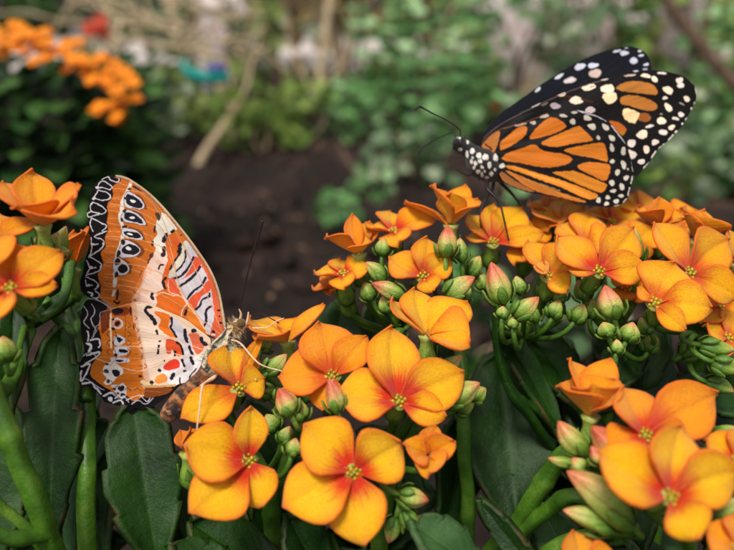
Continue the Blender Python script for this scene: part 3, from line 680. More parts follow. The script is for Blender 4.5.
def wings_lacewing():
    W_ = (214, 207, 214); PK = (236, 204, 186); OR = (202, 106, 34); SAL = (224, 88, 52); LIL = (208, 198, 204)
    fo = [(220, 340), (209, 335), (190, 330), (165, 322), (140, 316), (118, 312), (111, 308.5), (103, 304), (95.7, 300), (86, 295.5), (81.5, 289.5), (80.5, 281), (83.7, 270), (85.4, 259.5), (88.5, 249.6),
          (90.3, 236.5), (90, 225), (87, 214), (90.3, 200), (94.6, 185), (105, 177.5), (117, 175), (126, 177), (135, 182), (150, 193), (165, 208), (180, 226), (195, 245.5), (210, 268), (219, 289), (223.5, 310), (226, 326), (225.3, 338)]
    f = Paint(fo, OR)
    # brownish veins and darker orange between them
    for k, (y0, y1) in enumerate([(188, 190), (197, 204), (209, 219), (222, 232), (237, 247), (251, 259), (265, 271), (277, 283), (289, 292)]):
        f.at(0, 0, 1).line([(104, y0), (130, (y0+y1)/2+1), (160, y1+8)], .9, (228, 164, 108), .55)
        f.line([(105, y0+4), (122, y0+5.5)], 1.8, (170, 84, 26), .5); f.line([(105, y0+9), (120, y0+9.5)], 1.4, (236, 152, 70), .5)
    f.poly([(120, 173), (121, 181), (113, 186), (113, 197), (107.5, 204), (108.3, 214), (107, 222), (108.3, 230), (105, 238), (105.8, 246), (101, 253), (103.3, 262), (102.5, 268), (98, 275), (101, 286), (101, 297), (110, 306), (113, 311), (70, 310), (70, 170), (110, 168)], BK, 3)
    f.at(75, 170)
    for z in [[(250, 85), (300, 62), (325, 90), (370, 110), (405, 100), (400, 75), (380, 60)], [(205, 160), (225, 120), (255, 100), (310, 130), (340, 155), (320, 180), (270, 165), (205, 160)],
              [(215, 185), (300, 210), (328, 255), (260, 278), (200, 265), (165, 262)], [(215, 185), (190, 230), (165, 260)], [(165, 295), (225, 320), (285, 370), (250, 402), (160, 382)], [(165, 295), (140, 330), (150, 375)],
              [(160, 380), (112, 400), (130, 430), (220, 405)], [(150, 440), (230, 480), (290, 515), (250, 560)], [(150, 440), (140, 500), (165, 560)]]: f.line(z, 10, W_)
    f.dot(205, 160, 18, 12, W_); f.dot(175, 262, 18, 12, W_); f.dot(325, 255, 10, 10, W_)
    f.at(75, 230)
    for z in [[(290, 10), (180, 60), (245, 85), (270, 125), (230, 180), (130, 240)], [(150, 70), (155, 130), (210, 130)], [(155, 130), (150, 200), (125, 250)], [(130, 240), (180, 270), (230, 300), (245, 335), (210, 380), (100, 415)],
              [(110, 280), (140, 345), (190, 345)], [(140, 345), (110, 400)], [(100, 430), (170, 460), (220, 510), (180, 545)], [(100, 460), (110, 510), (160, 505)]]: f.line(z, 10, W_)
    f.dot(165, 130, 18, 12, W_); f.dot(150, 345, 18, 12, W_); f.dot(120, 508, 18, 12, W_); f.dot(262, 125, 10, 14, W_); f.dot(240, 335, 9, 14, W_); f.dot(212, 512, 12, 12, W_)
    f.at(75, 290).line([(120, 20), (160, 30), (150, 55)], 14, W_).line([(190, 10), (225, 40), (205, 75), (165, 70)], 11, W_).line([(195, 85), (260, 120), (335, 168)], 12, (214, 200, 206)).line([(230, 60), (300, 120), (350, 160)], 26, (196, 132, 84))
    # pale column and eye spots
    CRM = (236, 224, 208); BR = (74, 34, 16)
    f.at(75, 170)
    f.line([(512, 120), (485, 190), (440, 280), (430, 370), (412, 440), (440, 530), (430, 640), (372, 830), (370, 1000), (360, 1060)], 34, CRM)
    f.line([(360, 1110), (350, 1150)], 26, CRM).line([(395, 1105), (385, 1180)], 20, (60, 40, 30)).line([(360, 1200), (390, 1225), (410, 1205)], 14, BK)
    def eye(out, core, dotp, sh=None):
        if sh: f.line(sh, 22, BR, .7)
        f.line(out, 9, (50, 30, 34), closed=True); co = np.array(core, float); core = co.mean(0)+(co-co.mean(0))*1.28
        f.poly(out, W_); f.poly(core, (26, 24, 34))
        if dotp: f.dot(*dotp, (236, 232, 232), 10)
    eye([(480, 200), (560, 232), (615, 280), (637, 335), (600, 362), (540, 348), (475, 345), (450, 280)], [(492, 238), (560, 262), (602, 305), (595, 338), (535, 330), (488, 300)], (530, 285, 24, 14), [(500, 215), (600, 255), (650, 350)])
    eye([(475, 368), (560, 395), (620, 445), (652, 498), (600, 503), (540, 485), (470, 478), (425, 430)], [(478, 402), (540, 410), (595, 455), (602, 482), (530, 466), (475, 448)], (525, 438, 26, 12), [(500, 370), (600, 415), (655, 500)])
    eye([(440, 535), (500, 538), (570, 560), (620, 610), (610, 640), (540, 635), (470, 618), (430, 590)], [(470, 570), (560, 578), (592, 610), (560, 620), (490, 605)], (505, 588, 26, 9), [(500, 530), (600, 570), (630, 640)])
    f.at(75, 230)
    eye([(455, 95), (520, 108), (580, 150), (602, 195), (560, 238), (480, 252), (415, 245), (405, 190), (425, 130)], [(450, 170), (500, 140), (560, 160), (572, 195), (530, 218), (460, 205)], (492, 170, 30, 14), [(480, 92), (580, 130), (625, 195), (580, 245)])
    eye([(385, 250), (450, 283), (492, 330), (492, 385), (430, 415), (365, 392), (350, 300)], [(405, 345), (440, 322), (472, 340), (468, 375), (430, 388), (408, 370)], None, [(450, 275), (510, 330), (500, 390)])
    for d in [(440, 110, 22, 27), (400, 215, 20, 30), (390, 290, 26, 34), (380, 410, 15, 32)]: f.dot(*d, (34, 28, 36), 10)
    f.at(75, 170)
    for d in [(470, 258, 18, 14), (455, 375, 18, 16), (430, 455, 14, 20), (455, 520, 30, 12), (500, 175, 16, 12)]: f.dot(*d, (44, 36, 40))
    f.poly([(528, 148), (570, 155), (612, 192), (560, 184)], (50, 30, 24))
    # pale and pink middle band
    f.at(0, 0, 1).poly([(159, 216), (164, 213), (172, 221), (177, 229), (169, 235), (165.5, 240), (166.5, 250), (168, 262), (169, 277), (165, 288), (157, 293), (156, 306), (142, 305), (133, 306), (132.5, 299), (136, 292), (141, 285), (145, 271), (152.5, 256), (156, 248), (153, 241), (157.5, 234), (155.5, 227)], PK)
    f.poly([(159, 216), (164, 213), (172, 221), (177, 229), (169, 235), (165, 240), (166, 250), (160, 252), (156, 248), (153, 241), (158, 234), (155.5, 227)], (230, 222, 206))
    f.at(150, 200)
    f.poly([(48, 120), (105, 128), (80, 195)], (70, 60, 44))
    DK = (64, 34, 34)
    for d in [(44, 268, 12, 34, 10), (24, 400, 14, 24, 0), (12, 512, 16, 24, 20)]: f.dot(d[0], d[1], d[2], d[3], DK, d[4])
    f.at(75, 230).line([(712, 215), (690, 260), (668, 300)], 18, (120, 50, 30)).line([(615, 380), (598, 430)], 18, (110, 50, 36))
    f.at(75, 290).dot(548, 20, 12, 20, (110, 50, 40)).dot(548, 92, 16, 10, (110, 50, 40))
    f.at(150, 200).poly([(165, 362), (205, 322), (262, 335), (292, 312), (300, 360), (272, 390), (252, 440), (230, 520), (205, 590), (180, 640), (165, 770), (108, 760), (125, 665), (160, 560), (172, 480), (150, 420)], (222, 100, 34))
    for z, w in [([(150, 320), (125, 375)], 34), ([(225, 278), (200, 292)], 22), ([(128, 440), (130, 490), (115, 505)], 30), ([(280, 400), (262, 470)], 26)]: f.line(z, w, (52, 30, 40))
    f.dot(290, 320, 10, 12, (120, 40, 20))
    f.at(150, 255)
    f.poly([(170, 185), (225, 60), (270, -30), (320, -130), (380, -90), (430, 0), (470, 85), (525, 190), (560, 240), (580, 420), (600, 560), (590, 690), (560, 760), (500, 690), (420, 560), (340, 450), (255, 310), (200, 225)], LIL)
    f.poly([(170, 185), (225, 60), (270, -30), (320, -130), (350, -100), (330, 30), (290, 110), (230, 170)], (218, 208, 186))
    f.poly([(325, 192), (395, 75), (400, 20), (440, 20), (475, 70), (430, 130), (365, 185), (270, 235)], SAL)
    f.poly([(350, 435), (400, 362), (470, 320), (520, 240), (555, 250), (548, 330), (482, 372), (440, 442), (410, 500)], SAL)
    f.poly([(525, 195), (470, 90), (440, 10), (470, -20), (530, 100), (600, 280), (640, 440), (655, 560), (700, 760), (690, 850), (600, 800), (540, 800), (560, 680), (590, 560), (575, 420), (555, 300)], (220, 96, 58))
    BL = (40, 26, 38)
    for z, w in [([(185, 130), (230, 50), (270, -10), (285, -60)], 18), ([(235, 152), (290, 100), (325, 30), (325, -40)], 15), ([(210, 215), (280, 195), (350, 120), (400, 20)], 20), ([(265, 290), (330, 250), (400, 190), (460, 110)], 22),
                 ([(340, 405), (400, 330), (470, 280), (510, 210)], 19), ([(420, 500), (460, 460), (480, 410), (540, 380), (546, 352)], 19), ([(510, 560), (520, 500), (560, 470)], 19), ([(515, 550), (515, 610), (498, 645)], 20)]: f.line(z, w, BL)
    for d in [(630, 508, 17, 12), (650, 622, 17, 12), (636, 560, 9, 9)]: f.dot(*d, BL)
    f.poly([(165, 228), (222, 215), (275, 335), (262, 365), (178, 335)], SAL).line([(168, 228), (178, 335), (262, 365)], 8, (244, 190, 160))
    for z, w in [([(140, 215), (120, 250), (140, 305)], 24), ([(80, 125), (95, 95), (122, 90)], 15), ([(22, 355), (15, 385), (32, 402)], 24)]: f.line(z, w, BL)
    f.poly([(62, 372), (110, 342), (200, 368), (285, 380), (335, 440), (300, 500), (285, 560), (180, 525), (110, 465), (60, 402)], (218, 104, 30)).line([(62, 372), (110, 342), (200, 368), (285, 380), (335, 440), (300, 500), (285, 560)], 9, (246, 196, 160))
    f.poly([(350, 470), (380, 450), (400, 500), (520, 690), (545, 740), (480, 720), (370, 620), (340, 560)], (226, 124, 36))
    f.line([(240, 245), (330, 430), (420, 545), (530, 720)], 10, (244, 200, 160)).line([(338, 490), (322, 545)], 22, BL)
    f.at(150, 310).dot(582, 200, 18, 14, (60, 20, 30)).dot(582, 225, 22, 10, (226, 214, 208)).poly([(652, 0), (682, 60), (694, 190), (664, 110)], (226, 206, 190))
    f.at(0, 0, 1)
    for z in [[(222, 336), (200, 318), (182, 306), (157, 293), (130, 287), (104, 283)], [(200, 318), (184, 296), (168, 277), (140, 266), (106, 262)], [(184, 296), (176, 276), (166, 250), (140, 240), (106, 236)], [(176, 276), (170, 246), (156, 222), (130, 208), (110, 204)], [(172, 246), (160, 214), (140, 192), (116, 182)], [(222, 332), (205, 290), (186, 250), (170, 222), (150, 198)]]:
        f.line(z, .9, (232, 176, 128), .65); f.line([(a+.9, b+.9) for a, b in z], .6, (150, 78, 36), .45)
    for x, y, a, b in [(150, 270, 6, 9), (146, 292, 7, 6), (160, 262, 5, 5), (140, 298, 5, 4)]: f.dot(x, y, a, b, (228, 150, 104)) if False else f.poly([(x-a, y), (x, y-b*.5), (x+a*.4, y), (x, y+b*.5)], (230, 160, 118), 4, .45)
    f.poly([(131, 300), (137, 284), (142, 272), (147, 273), (142, 287), (138, 302)], (226, 140, 78), 4, .5)
    # pale leading edge with a brown inner line
    f.at(0, 0, 1)
    e = [(117, 175.5), (126, 177.6), (135, 182.6), (150, 193.6), (165, 208.8), (180, 226.8), (195, 246.5), (210, 269), (218, 289), (222.5, 310), (225, 326)]
    f.line([(x-1.6, y+1.8) for x, y in e], 1.4, (150, 96, 56), .8); f.line(e, 2.6, (196, 172, 140)); f.line([(x+.8, y-.6) for x, y in e], .8, (150, 136, 110))
    # ---------------- hind wing
    ho = [(209.5, 338), (199, 329.6), (188, 321), (177, 315.5), (163, 309.7), (150, 304), (140, 302), (127, 303.6), (111, 308), (100, 302), (90, 299.5), (85, 302), (82, 310), (80.8, 320), (81.2, 331), (83, 342), (84.5, 350), (82.5, 357.6), (78.8, 367), (80.3, 376),
          (79.6, 383), (87, 386), (94, 390), (101, 396), (104.5, 401.5), (112, 404), (122, 407), (127.5, 411), (130.5, 413), (135, 408), (143, 409.5), (150, 408.5), (161, 400.5), (172, 390.5), (177, 384.8), (188, 382), (195, 379), (200, 375), (204, 369), (205, 362), (208, 354), (210.5, 345)]
    h = Paint(ho, (208, 112, 30))
    h.at(0, 0, 1)
    for k in range(12):
        y = 312+k*7.5; h.line([(100, y), (120, y+.8), (140, y+1.2)], 1.6 if k % 2 else 1., (190, 94, 26) if k % 2 else (240, 160, 84), .5)
    h.poly([(132.5, 300), (150, 300), (163, 305), (177, 312), (188, 318), (199, 326), (213, 333), (213, 345), (210, 356), (207, 372), (199, 380), (190, 386), (178, 388), (165, 386), (152, 386), (145, 381), (143, 372), (142, 362), (140, 350), (138, 338), (134.5, 325), (132.5, 312)], (236, 206, 184))
    h.poly([(160, 368), (180, 360), (206, 356), (207, 372), (199, 380), (190, 386), (172, 386)], (236, 228, 226))
    h.poly([(105.6, 298), (107, 309), (101, 318), (98.5, 326), (101, 337), (102, 347), (101, 354), (93, 363), (90.5, 372), (92, 377), (100, 384), (108, 388.5), (117, 394), (127.4, 396), (133, 401), (141, 397.5), (148, 394), (156, 389), (172, 386), (176, 392), (165, 415), (120, 420), (60, 400), (60, 300), (85, 290)], BK, 3)
    h.at(75, 290).poly([(240, 235), (312, 168), (332, 250), (322, 330), (250, 400), (240, 330)], (122, 52, 18)).poly([(340, 170), (480, 160), (500, 200), (470, 230), (360, 235)], (150, 60, 20)).poly([(345, 165), (430, 170), (440, 205), (380, 225), (345, 205)], (26, 20, 34))
    for z, w, c in [([(110, 375), (125, 400), (120, 465)], 14, W_), ([(145, 460), (215, 448), (232, 500), (215, 525)], 16, W_), ([(110, 490), (150, 512), (130, 560)], 24, W_), ([(325, 182), (235, 210), (230, 300), (190, 340), (168, 420)], 8, (150, 136, 150)), ([(160, 330), (210, 350), (180, 400)], 7, (120, 110, 124)),
                    ([(330, 220), (325, 330), (332, 430), (332, 530)], 18, (240, 214, 176))]: h.line(z, w, c)
    h.line([(390, 262), (428, 285), (430, 325), (395, 350), (356, 330), (352, 285)], 15, W_, closed=True); h.dot(390, 306, 24, 26, (24, 20, 30))
    for d in [(350, 268, 14, 12), (350, 355, 16, 14), (356, 482, 14, 14)]: h.dot(*d, (30, 24, 32))
    h.poly([(372, 408), (468, 450), (420, 505), (358, 492)], W_).poly([(384, 430), (438, 452), (402, 482)], (24, 20, 28))
    h.dot(378, 420, 10, 8, (30, 24, 32))
    h.at(75, 350)
    for z, w in [([(110, 50), (220, 18), (200, 62), (100, 122)], 16), ([(60, 150), (132, 128), (118, 185), (62, 282), (50, 240), (60, 190)], 17), ([(70, 310), (150, 298), (182, 342), (210, 362), (237, 402)], 18), ([(262, 420), (330, 390), (362, 412)], 16), ([(350, 482), (420, 460), (442, 500)], 16),
                 ([(370, 440), (400, 420), (432, 447)], 12), ([(470, 462), (560, 420), (640, 415)], 9), ([(600, 420), (660, 470), (690, 440)], 8)]: h.line(z, w, (218, 212, 216))
    h.dot(325, 450, 20, 26, (208, 214, 222)); h.dot(95, 160, 14, 14, BK)
    h.poly([(350, 20), (365, -20), (380, -30), (490, -25), (492, 20), (480, 42), (430, 52), (380, 62)], W_).dot(440, 8, 42, 18, BK).dot(376, 46, 17, 14, (40, 30, 34))
    h.poly([(340, 68), (482, 75), (492, 110), (350, 118), (328, 100)], W_).dot(410, 98, 42, 10, BK)
    h.poly([(268, 150), (320, 110), (400, 138), (442, 180), (436, 217), (390, 242), (350, 292), (300, 322), (262, 300), (290, 260), (258, 210)], (238, 228, 220)).dot(377, 210, 36, 33, (28, 24, 36)).dot(288, 193, 22, 22, (70, 62, 66)).dot(305, 285, 14, 20, (64, 48, 44)).dot(295, 130, 22, 8, (50, 30, 30))
    h.poly([(330, 322), (400, 318), (440, 302), (472, 340), (472, 390), (452, 440), (400, 420), (370, 390)], (216, 206, 204)).dot(425, 350, 28, 28, (26, 22, 30)).dot(360, 355, 15, 13, (50, 36, 34)).dot(438, 410, 26, 14, (30, 24, 28)).dot(395, 395, 12, 10, (40, 30, 30))
    for d in [(615, 70, 11, 20), (612, 148, 16, 12), (600, 240, 18, 11), (640, 280, 10, 16)]: h.dot(*d, (70, 34, 30))
    h.poly([(600, 300), (640, 270), (733, 290), (733, 340), (660, 370)], (232, 202, 160)).line([(610, 310), (660, 350), (720, 300)], 10, (70, 50, 50))
    h.at(75, 290)
    for d in [(512, 190, 12, 42), (545, 330, 15, 26), (590, 445, 12, 18), (610, 530, 12, 16)]: h.dot(*d, (74, 30, 26))
    h.line([(700, 152), (660, 160), (647, 190), (690, 240), (725, 272), (735, 310)], 25, (30, 22, 34))
    h.at(0, 0, 1)
    for y in (322, 331, 340, 349): h.line([(110, y), (107, y+3), (110, y+6)], .9, (70, 34, 22), .8).line([(128, y), (131, y+3), (128, y+6)], 1.0, (90, 44, 24), .7)
    for x, y in [(106, 372), (110, 382), (118, 388), (128, 390), (138, 390)]: h.line([(x-3, y), (x, y-2), (x+3, y+1)], 1., (60, 30, 22), .8)
    for x, y in [(136, 318), (138, 330), (140, 342), (142, 354), (146, 366)]: h.line([(x-1.5, y-2), (x+.8, y), (x-1, y+2.2)], 1.2, (60, 28, 28))
    h.at(150, 310)
    h.line([(0, 52), (30, 85), (48, 122)], 30, (36, 24, 34))
    h.poly([(45, 35), (60, 10), (170, 40), (185, 80), (172, 150), (195, 200), (240, 255), (180, 252), (110, 192), (78, 150), (100, 90)], (228, 112, 30))
    h.poly([(150, 268), (232, 280), (282, 320), (302, 400), (262, 425), (232, 400), (200, 362), (190, 402), (150, 382)], (216, 80, 36))
    h.poly([(210, 70), (310, 165), (350, 230), (385, 330), (405, 430), (392, 545), (322, 545), (300, 450), (312, 330), (248, 240), (205, 150)], LIL)
    h.poly([(358, 218), (440, 215), (472, 280), (495, 350), (440, 405), (400, 362), (380, 290)], (222, 106, 72))
    for z, w in [([(195, 72), (202, 120), (190, 160), (215, 200), (242, 245)], 20), ([(60, 188), (70, 218)], 18), ([(82, 328), (72, 402)], 17), ([(248, 298), (285, 330), (305, 405)], 18), ([(230, 378), (230, 415)], 20), ([(320, 185), (325, 240), (340, 292)], 28), ([(362, 335), (370, 370), (392, 402)], 20),
                 ([(295, 458), (315, 512)], 20), ([(375, 438), (396, 492)], 26), ([(470, 258), (480, 290), (512, 316)], 30)]: h.line(z, w, (34, 24, 34))
    for d in [(92, 285, 11, 11), (133, 465, 9, 9), (90, 545, 14, 9), (402, 190, 28, 18)]: h.dot(*d, (40, 28, 32))
    h.poly([(130, 502), (200, 455), (258, 455), (272, 522), (180, 552), (130, 542)], (240, 66, 44))
    VN = (240, 200, 164)
    h.at(0, 0, 1).poly([(131, 303), (136, 303), (139, 325), (143, 345), (147, 365), (150, 380), (144, 380), (140, 362), (136, 338)], (226, 140, 78), 4, .5)
    for z in [[(116, 312), (113, 322), (116, 334), (113, 346), (117, 356), (110, 366)], [(124, 310), (126, 322), (125, 336), (128, 350), (126, 364)]]: h.line(z, .8, (84, 40, 24), .7)
    for z in [[(84, 306), (88, 314), (84, 322), (89, 328)], [(92, 304), (95, 312), (91, 320), (96, 330), (92, 338)], [(83, 356), (90, 352), (96, 356)], [(84, 378), (90, 381), (97, 386), (104, 390)], [(106, 396), (112, 392), (118, 398), (124, 396), (129, 402)], [(132, 404), (138, 400), (146, 404), (153, 398)]]: h.line(z, 1.0, (206, 198, 206), .8)
    h.at(150, 310)
    for z in [[(0, 120), (150, 232), (250, 262), (330, 300), (450, 350), (500, 362)], [(150, 437), (300, 425), (450, 405)], [(-300, 330), (0, 340), (150, 372), (300, 425)], [(-500, 440), (-100, 560), (150, 440)]]: h.line(z, 8, VN, .8)
    h.at(150, 370).poly([(58, 62), (130, 30), (162, 92), (100, 122), (48, 112)], (232, 142, 62))
    for z, w in [([(200, 72), (217, 35)], 30), ([(275, 127), (275, 72)], 13), ([(358, 100), (372, 50), (425, -10)], 11), ([(350, 98), (402, 102), (475, 15)], 9)]: h.line(z, w, (40, 32, 38))
    for d in [(320, 8, 22, 11), (90, 5, 19, 13), (15, 110, 22, 15)]: h.dot(*d, (40, 30, 34))
    h.poly([(-40, 165), (60, 160), (200, 165), (180, 205), (90, 235), (-40, 250)], (134, 68, 24)).line([(-60, 148), (60, 150), (230, 140)], 22, (206, 158, 100)).line([(-60, 190), (100, 200)], 8, (176, 96, 40))
    h.at(0, 0, 1); e = [(209, 336.5), (199, 330.5), (188, 322), (177, 316.5), (163, 310.7), (150, 305), (140, 303)]
    h.line(e, 1.6, (238, 206, 170)); h.line([(140, 303), (127, 304.6), (111, 309)], 1., (226, 160, 110))
    return f, h
def mirror_depth(fn, add): return lambda x, y: fn(x, y)+add
def butterfly_lacewing():
    base = P(212, 372, 14.1)
    b = thing('butterfly', 'orange butterfly with white bands and zigzag black margin resting with closed wings', 'butterfly', base)
    f, h = wings_lacewing()
    dfw = lambda x, y: 14.26+.0016*(225-x)-.0010*(338-y)+.10*np.sin(np.clip((338-y)/165, 0, 1)*3.1)*.6+.012*np.sin((np.arctan2(y-338, x-225))*26)*np.clip(np.hypot(x-225, y-338)/80, 0, 1)
    dhw = lambda x, y: 14.12+.0010*(210-x)+.0009*(y-340)+.05*np.sin(np.clip((210-x)/130, 0, 1)*3.1)+.012*np.sin((np.arctan2(y-345, x-215))*24)*np.clip((210-x)/80, 0, 1)
    mf = f.mesh(dfw, (222, 338)); mh = h.mesh(dhw, (212, 345))
    obj('forewing', mf, M['wing'], b, thick=.012); obj('hindwing', mh, M['wing'], b, thick=.012)
    # the pair of wings on the other side of the body
    f.R = 6; obj('forewing', f.mesh(mirror_depth(dfw, .34), (222, 338)), M['wing'], b, thick=.012)
    obj('hindwing', h.mesh(mirror_depth(dhw, .50), (212, 345)), M['wing'], b, thick=.012)
    # body: head, thorax, abdomen
    sp = cr([(243, 322, 14.28), (238, 326, 14.28), (231, 334, 14.27), (225, 347, 14.28), (217, 361, 14.28), (207, 374, 14.3), (194, 389, 14.32), (180, 402, 14.34), (168, 415, 14.34), (157, 427, 14.34)], 10)
    rr = cr([[2.5], [8.6], [7.4], [14], [15], [11], [12], [11.2], [8.5], [1.5]], 10).ravel()
    tb = tube([P(*q) for q in sp], [px2cm(r, 14.3) for r in rr], 40); n = len(tb['v'])
    V = tb['v']; c = np.zeros((n, 3)); rs = random.Random(2)
    for i in range(n):
        t, a, _ = tb['ts'][i]; v = Vector(V[i]*6)
        nz = noise.noise(v); n2 = noise.noise(v*2.3)
        if t < .2: col = lin((120, 84, 44)) if nz+n2 > -.05 else lin((210, 178, 128))
        elif t < .52:
            st = math.sin(a*2*math.pi*6+nz*2+t*14); col = lin((206, 186, 150)) if st > .15 else lin((36, 30, 30))
            if n2 > .25: col = lin((120, 124, 104))
        else:
            st = math.sin((t-.5)*60+math.sin(a*6.28)*1.2); q = nz*1.2+n2
            col = lin((118, 70, 34)) if q > .0 else lin((56, 36, 24))
            if st > .82: col = lin((160, 112, 74))
            if q > .5: col = lin((176, 98, 42))
            if q < -.5: col = lin((30, 22, 20))
        c[i] = col
    tb['c'] = c; obj('body', tb, M['body'], b)
    e = ball(P(241, 323, 14.08), px2cm(4.6, 14.1), 14, 10); e['c'] = lin((96, 70, 24)); obj('eye', e, M['body'], b)
    e = ball(P(241, 323, 14.46), px2cm(4.6, 14.4), 14, 10); e['c'] = lin((96, 70, 24)); obj('eye', e, M['body'], b)
    for name, pts, r, m in [('antenna', [(238, 318, 14.25), (240, 306, 14.2), (249, 268, 14.1), (257, 240, 14.0), (262.5, 221, 13.95)], [.02, .016, .015, .018, .034], 'leg_dark'),
                            ('antenna', [(242, 317, 14.35), (248, 312, 14.4), (259, 312.5, 14.5), (272, 319, 14.5), (279, 323, 14.5)], [.016, .012, .011, .012, .02], 'leg_dark'),
                            ('proboscis', [(246, 327, 14.25), (256, 328, 14.2), (268, 327, 14.2), (275, 322, 14.2), (284, 318, 14.2)], [.018, .014, .01], 'leg_pale'),
                            ('palp', [(243, 330, 14.2), (247, 322, 14.1), (248.5, 312, 14.05)], [.035, .03, .012], 'leg_pale'), ('palp', [(240, 320, 14.2), (241, 314, 14.15), (239, 309, 14.1)], [.03, .025, .01], 'leg_pale'),
                            ('leg', [(230, 340, 14.15), (240, 343, 13.95), (254, 359, 13.7), (264, 366, 13.6), (282, 371, 13.5)], [.022, .018, .016, .013, .011], 'leg_pale'),
                            ('leg', [(226, 352, 14.1), (222, 370, 13.9), (210, 379, 13.75), (200, 386, 13.65)], [.035, .03, .022, .018], 'leg_pale'),
                            ('leg', [(226, 362, 14.1), (214, 378, 13.5), (203, 385, 13.1), (200, 405, 12.95), (197, 430, 12.85), (198, 438, 12.8)], [.03, .026, .022, .018, .015, .013], 'leg_pale'),
                            ('leg', [(222, 352, 14.4), (236, 362, 14.6), (250, 372, 14.3), (256, 380, 13.9)], [.05, .04, .03, .02], 'leg_pale')]:
        obj(name, tube(cr([P(*q) for q in pts], 8), r, 8), M[m], b)
    # hairs on head and thorax
    hs = []
    for k in range(420):
        i = rs.randrange(int(n*.02), int(n*.5)); nrm = unit(V[i]-P(*sp[i//40])); d = unit(nrm+np.array([rs.uniform(-.6, .6) for _ in range(3)])); L = rs.uniform(.06, .15)
        q = tube([V[i]-nrm*.01, V[i]+d*L*.5, V[i]+d*L+np.array([0, 0, -.01])], [.005, .004, .001], 3, False); q['c'] = lin((214, 190, 150)) if rs.random() < .6 else lin((110, 84, 56)); hs.append(q)
    obj('fur', join(hs), M['hair'], b)
butterfly_lacewing()

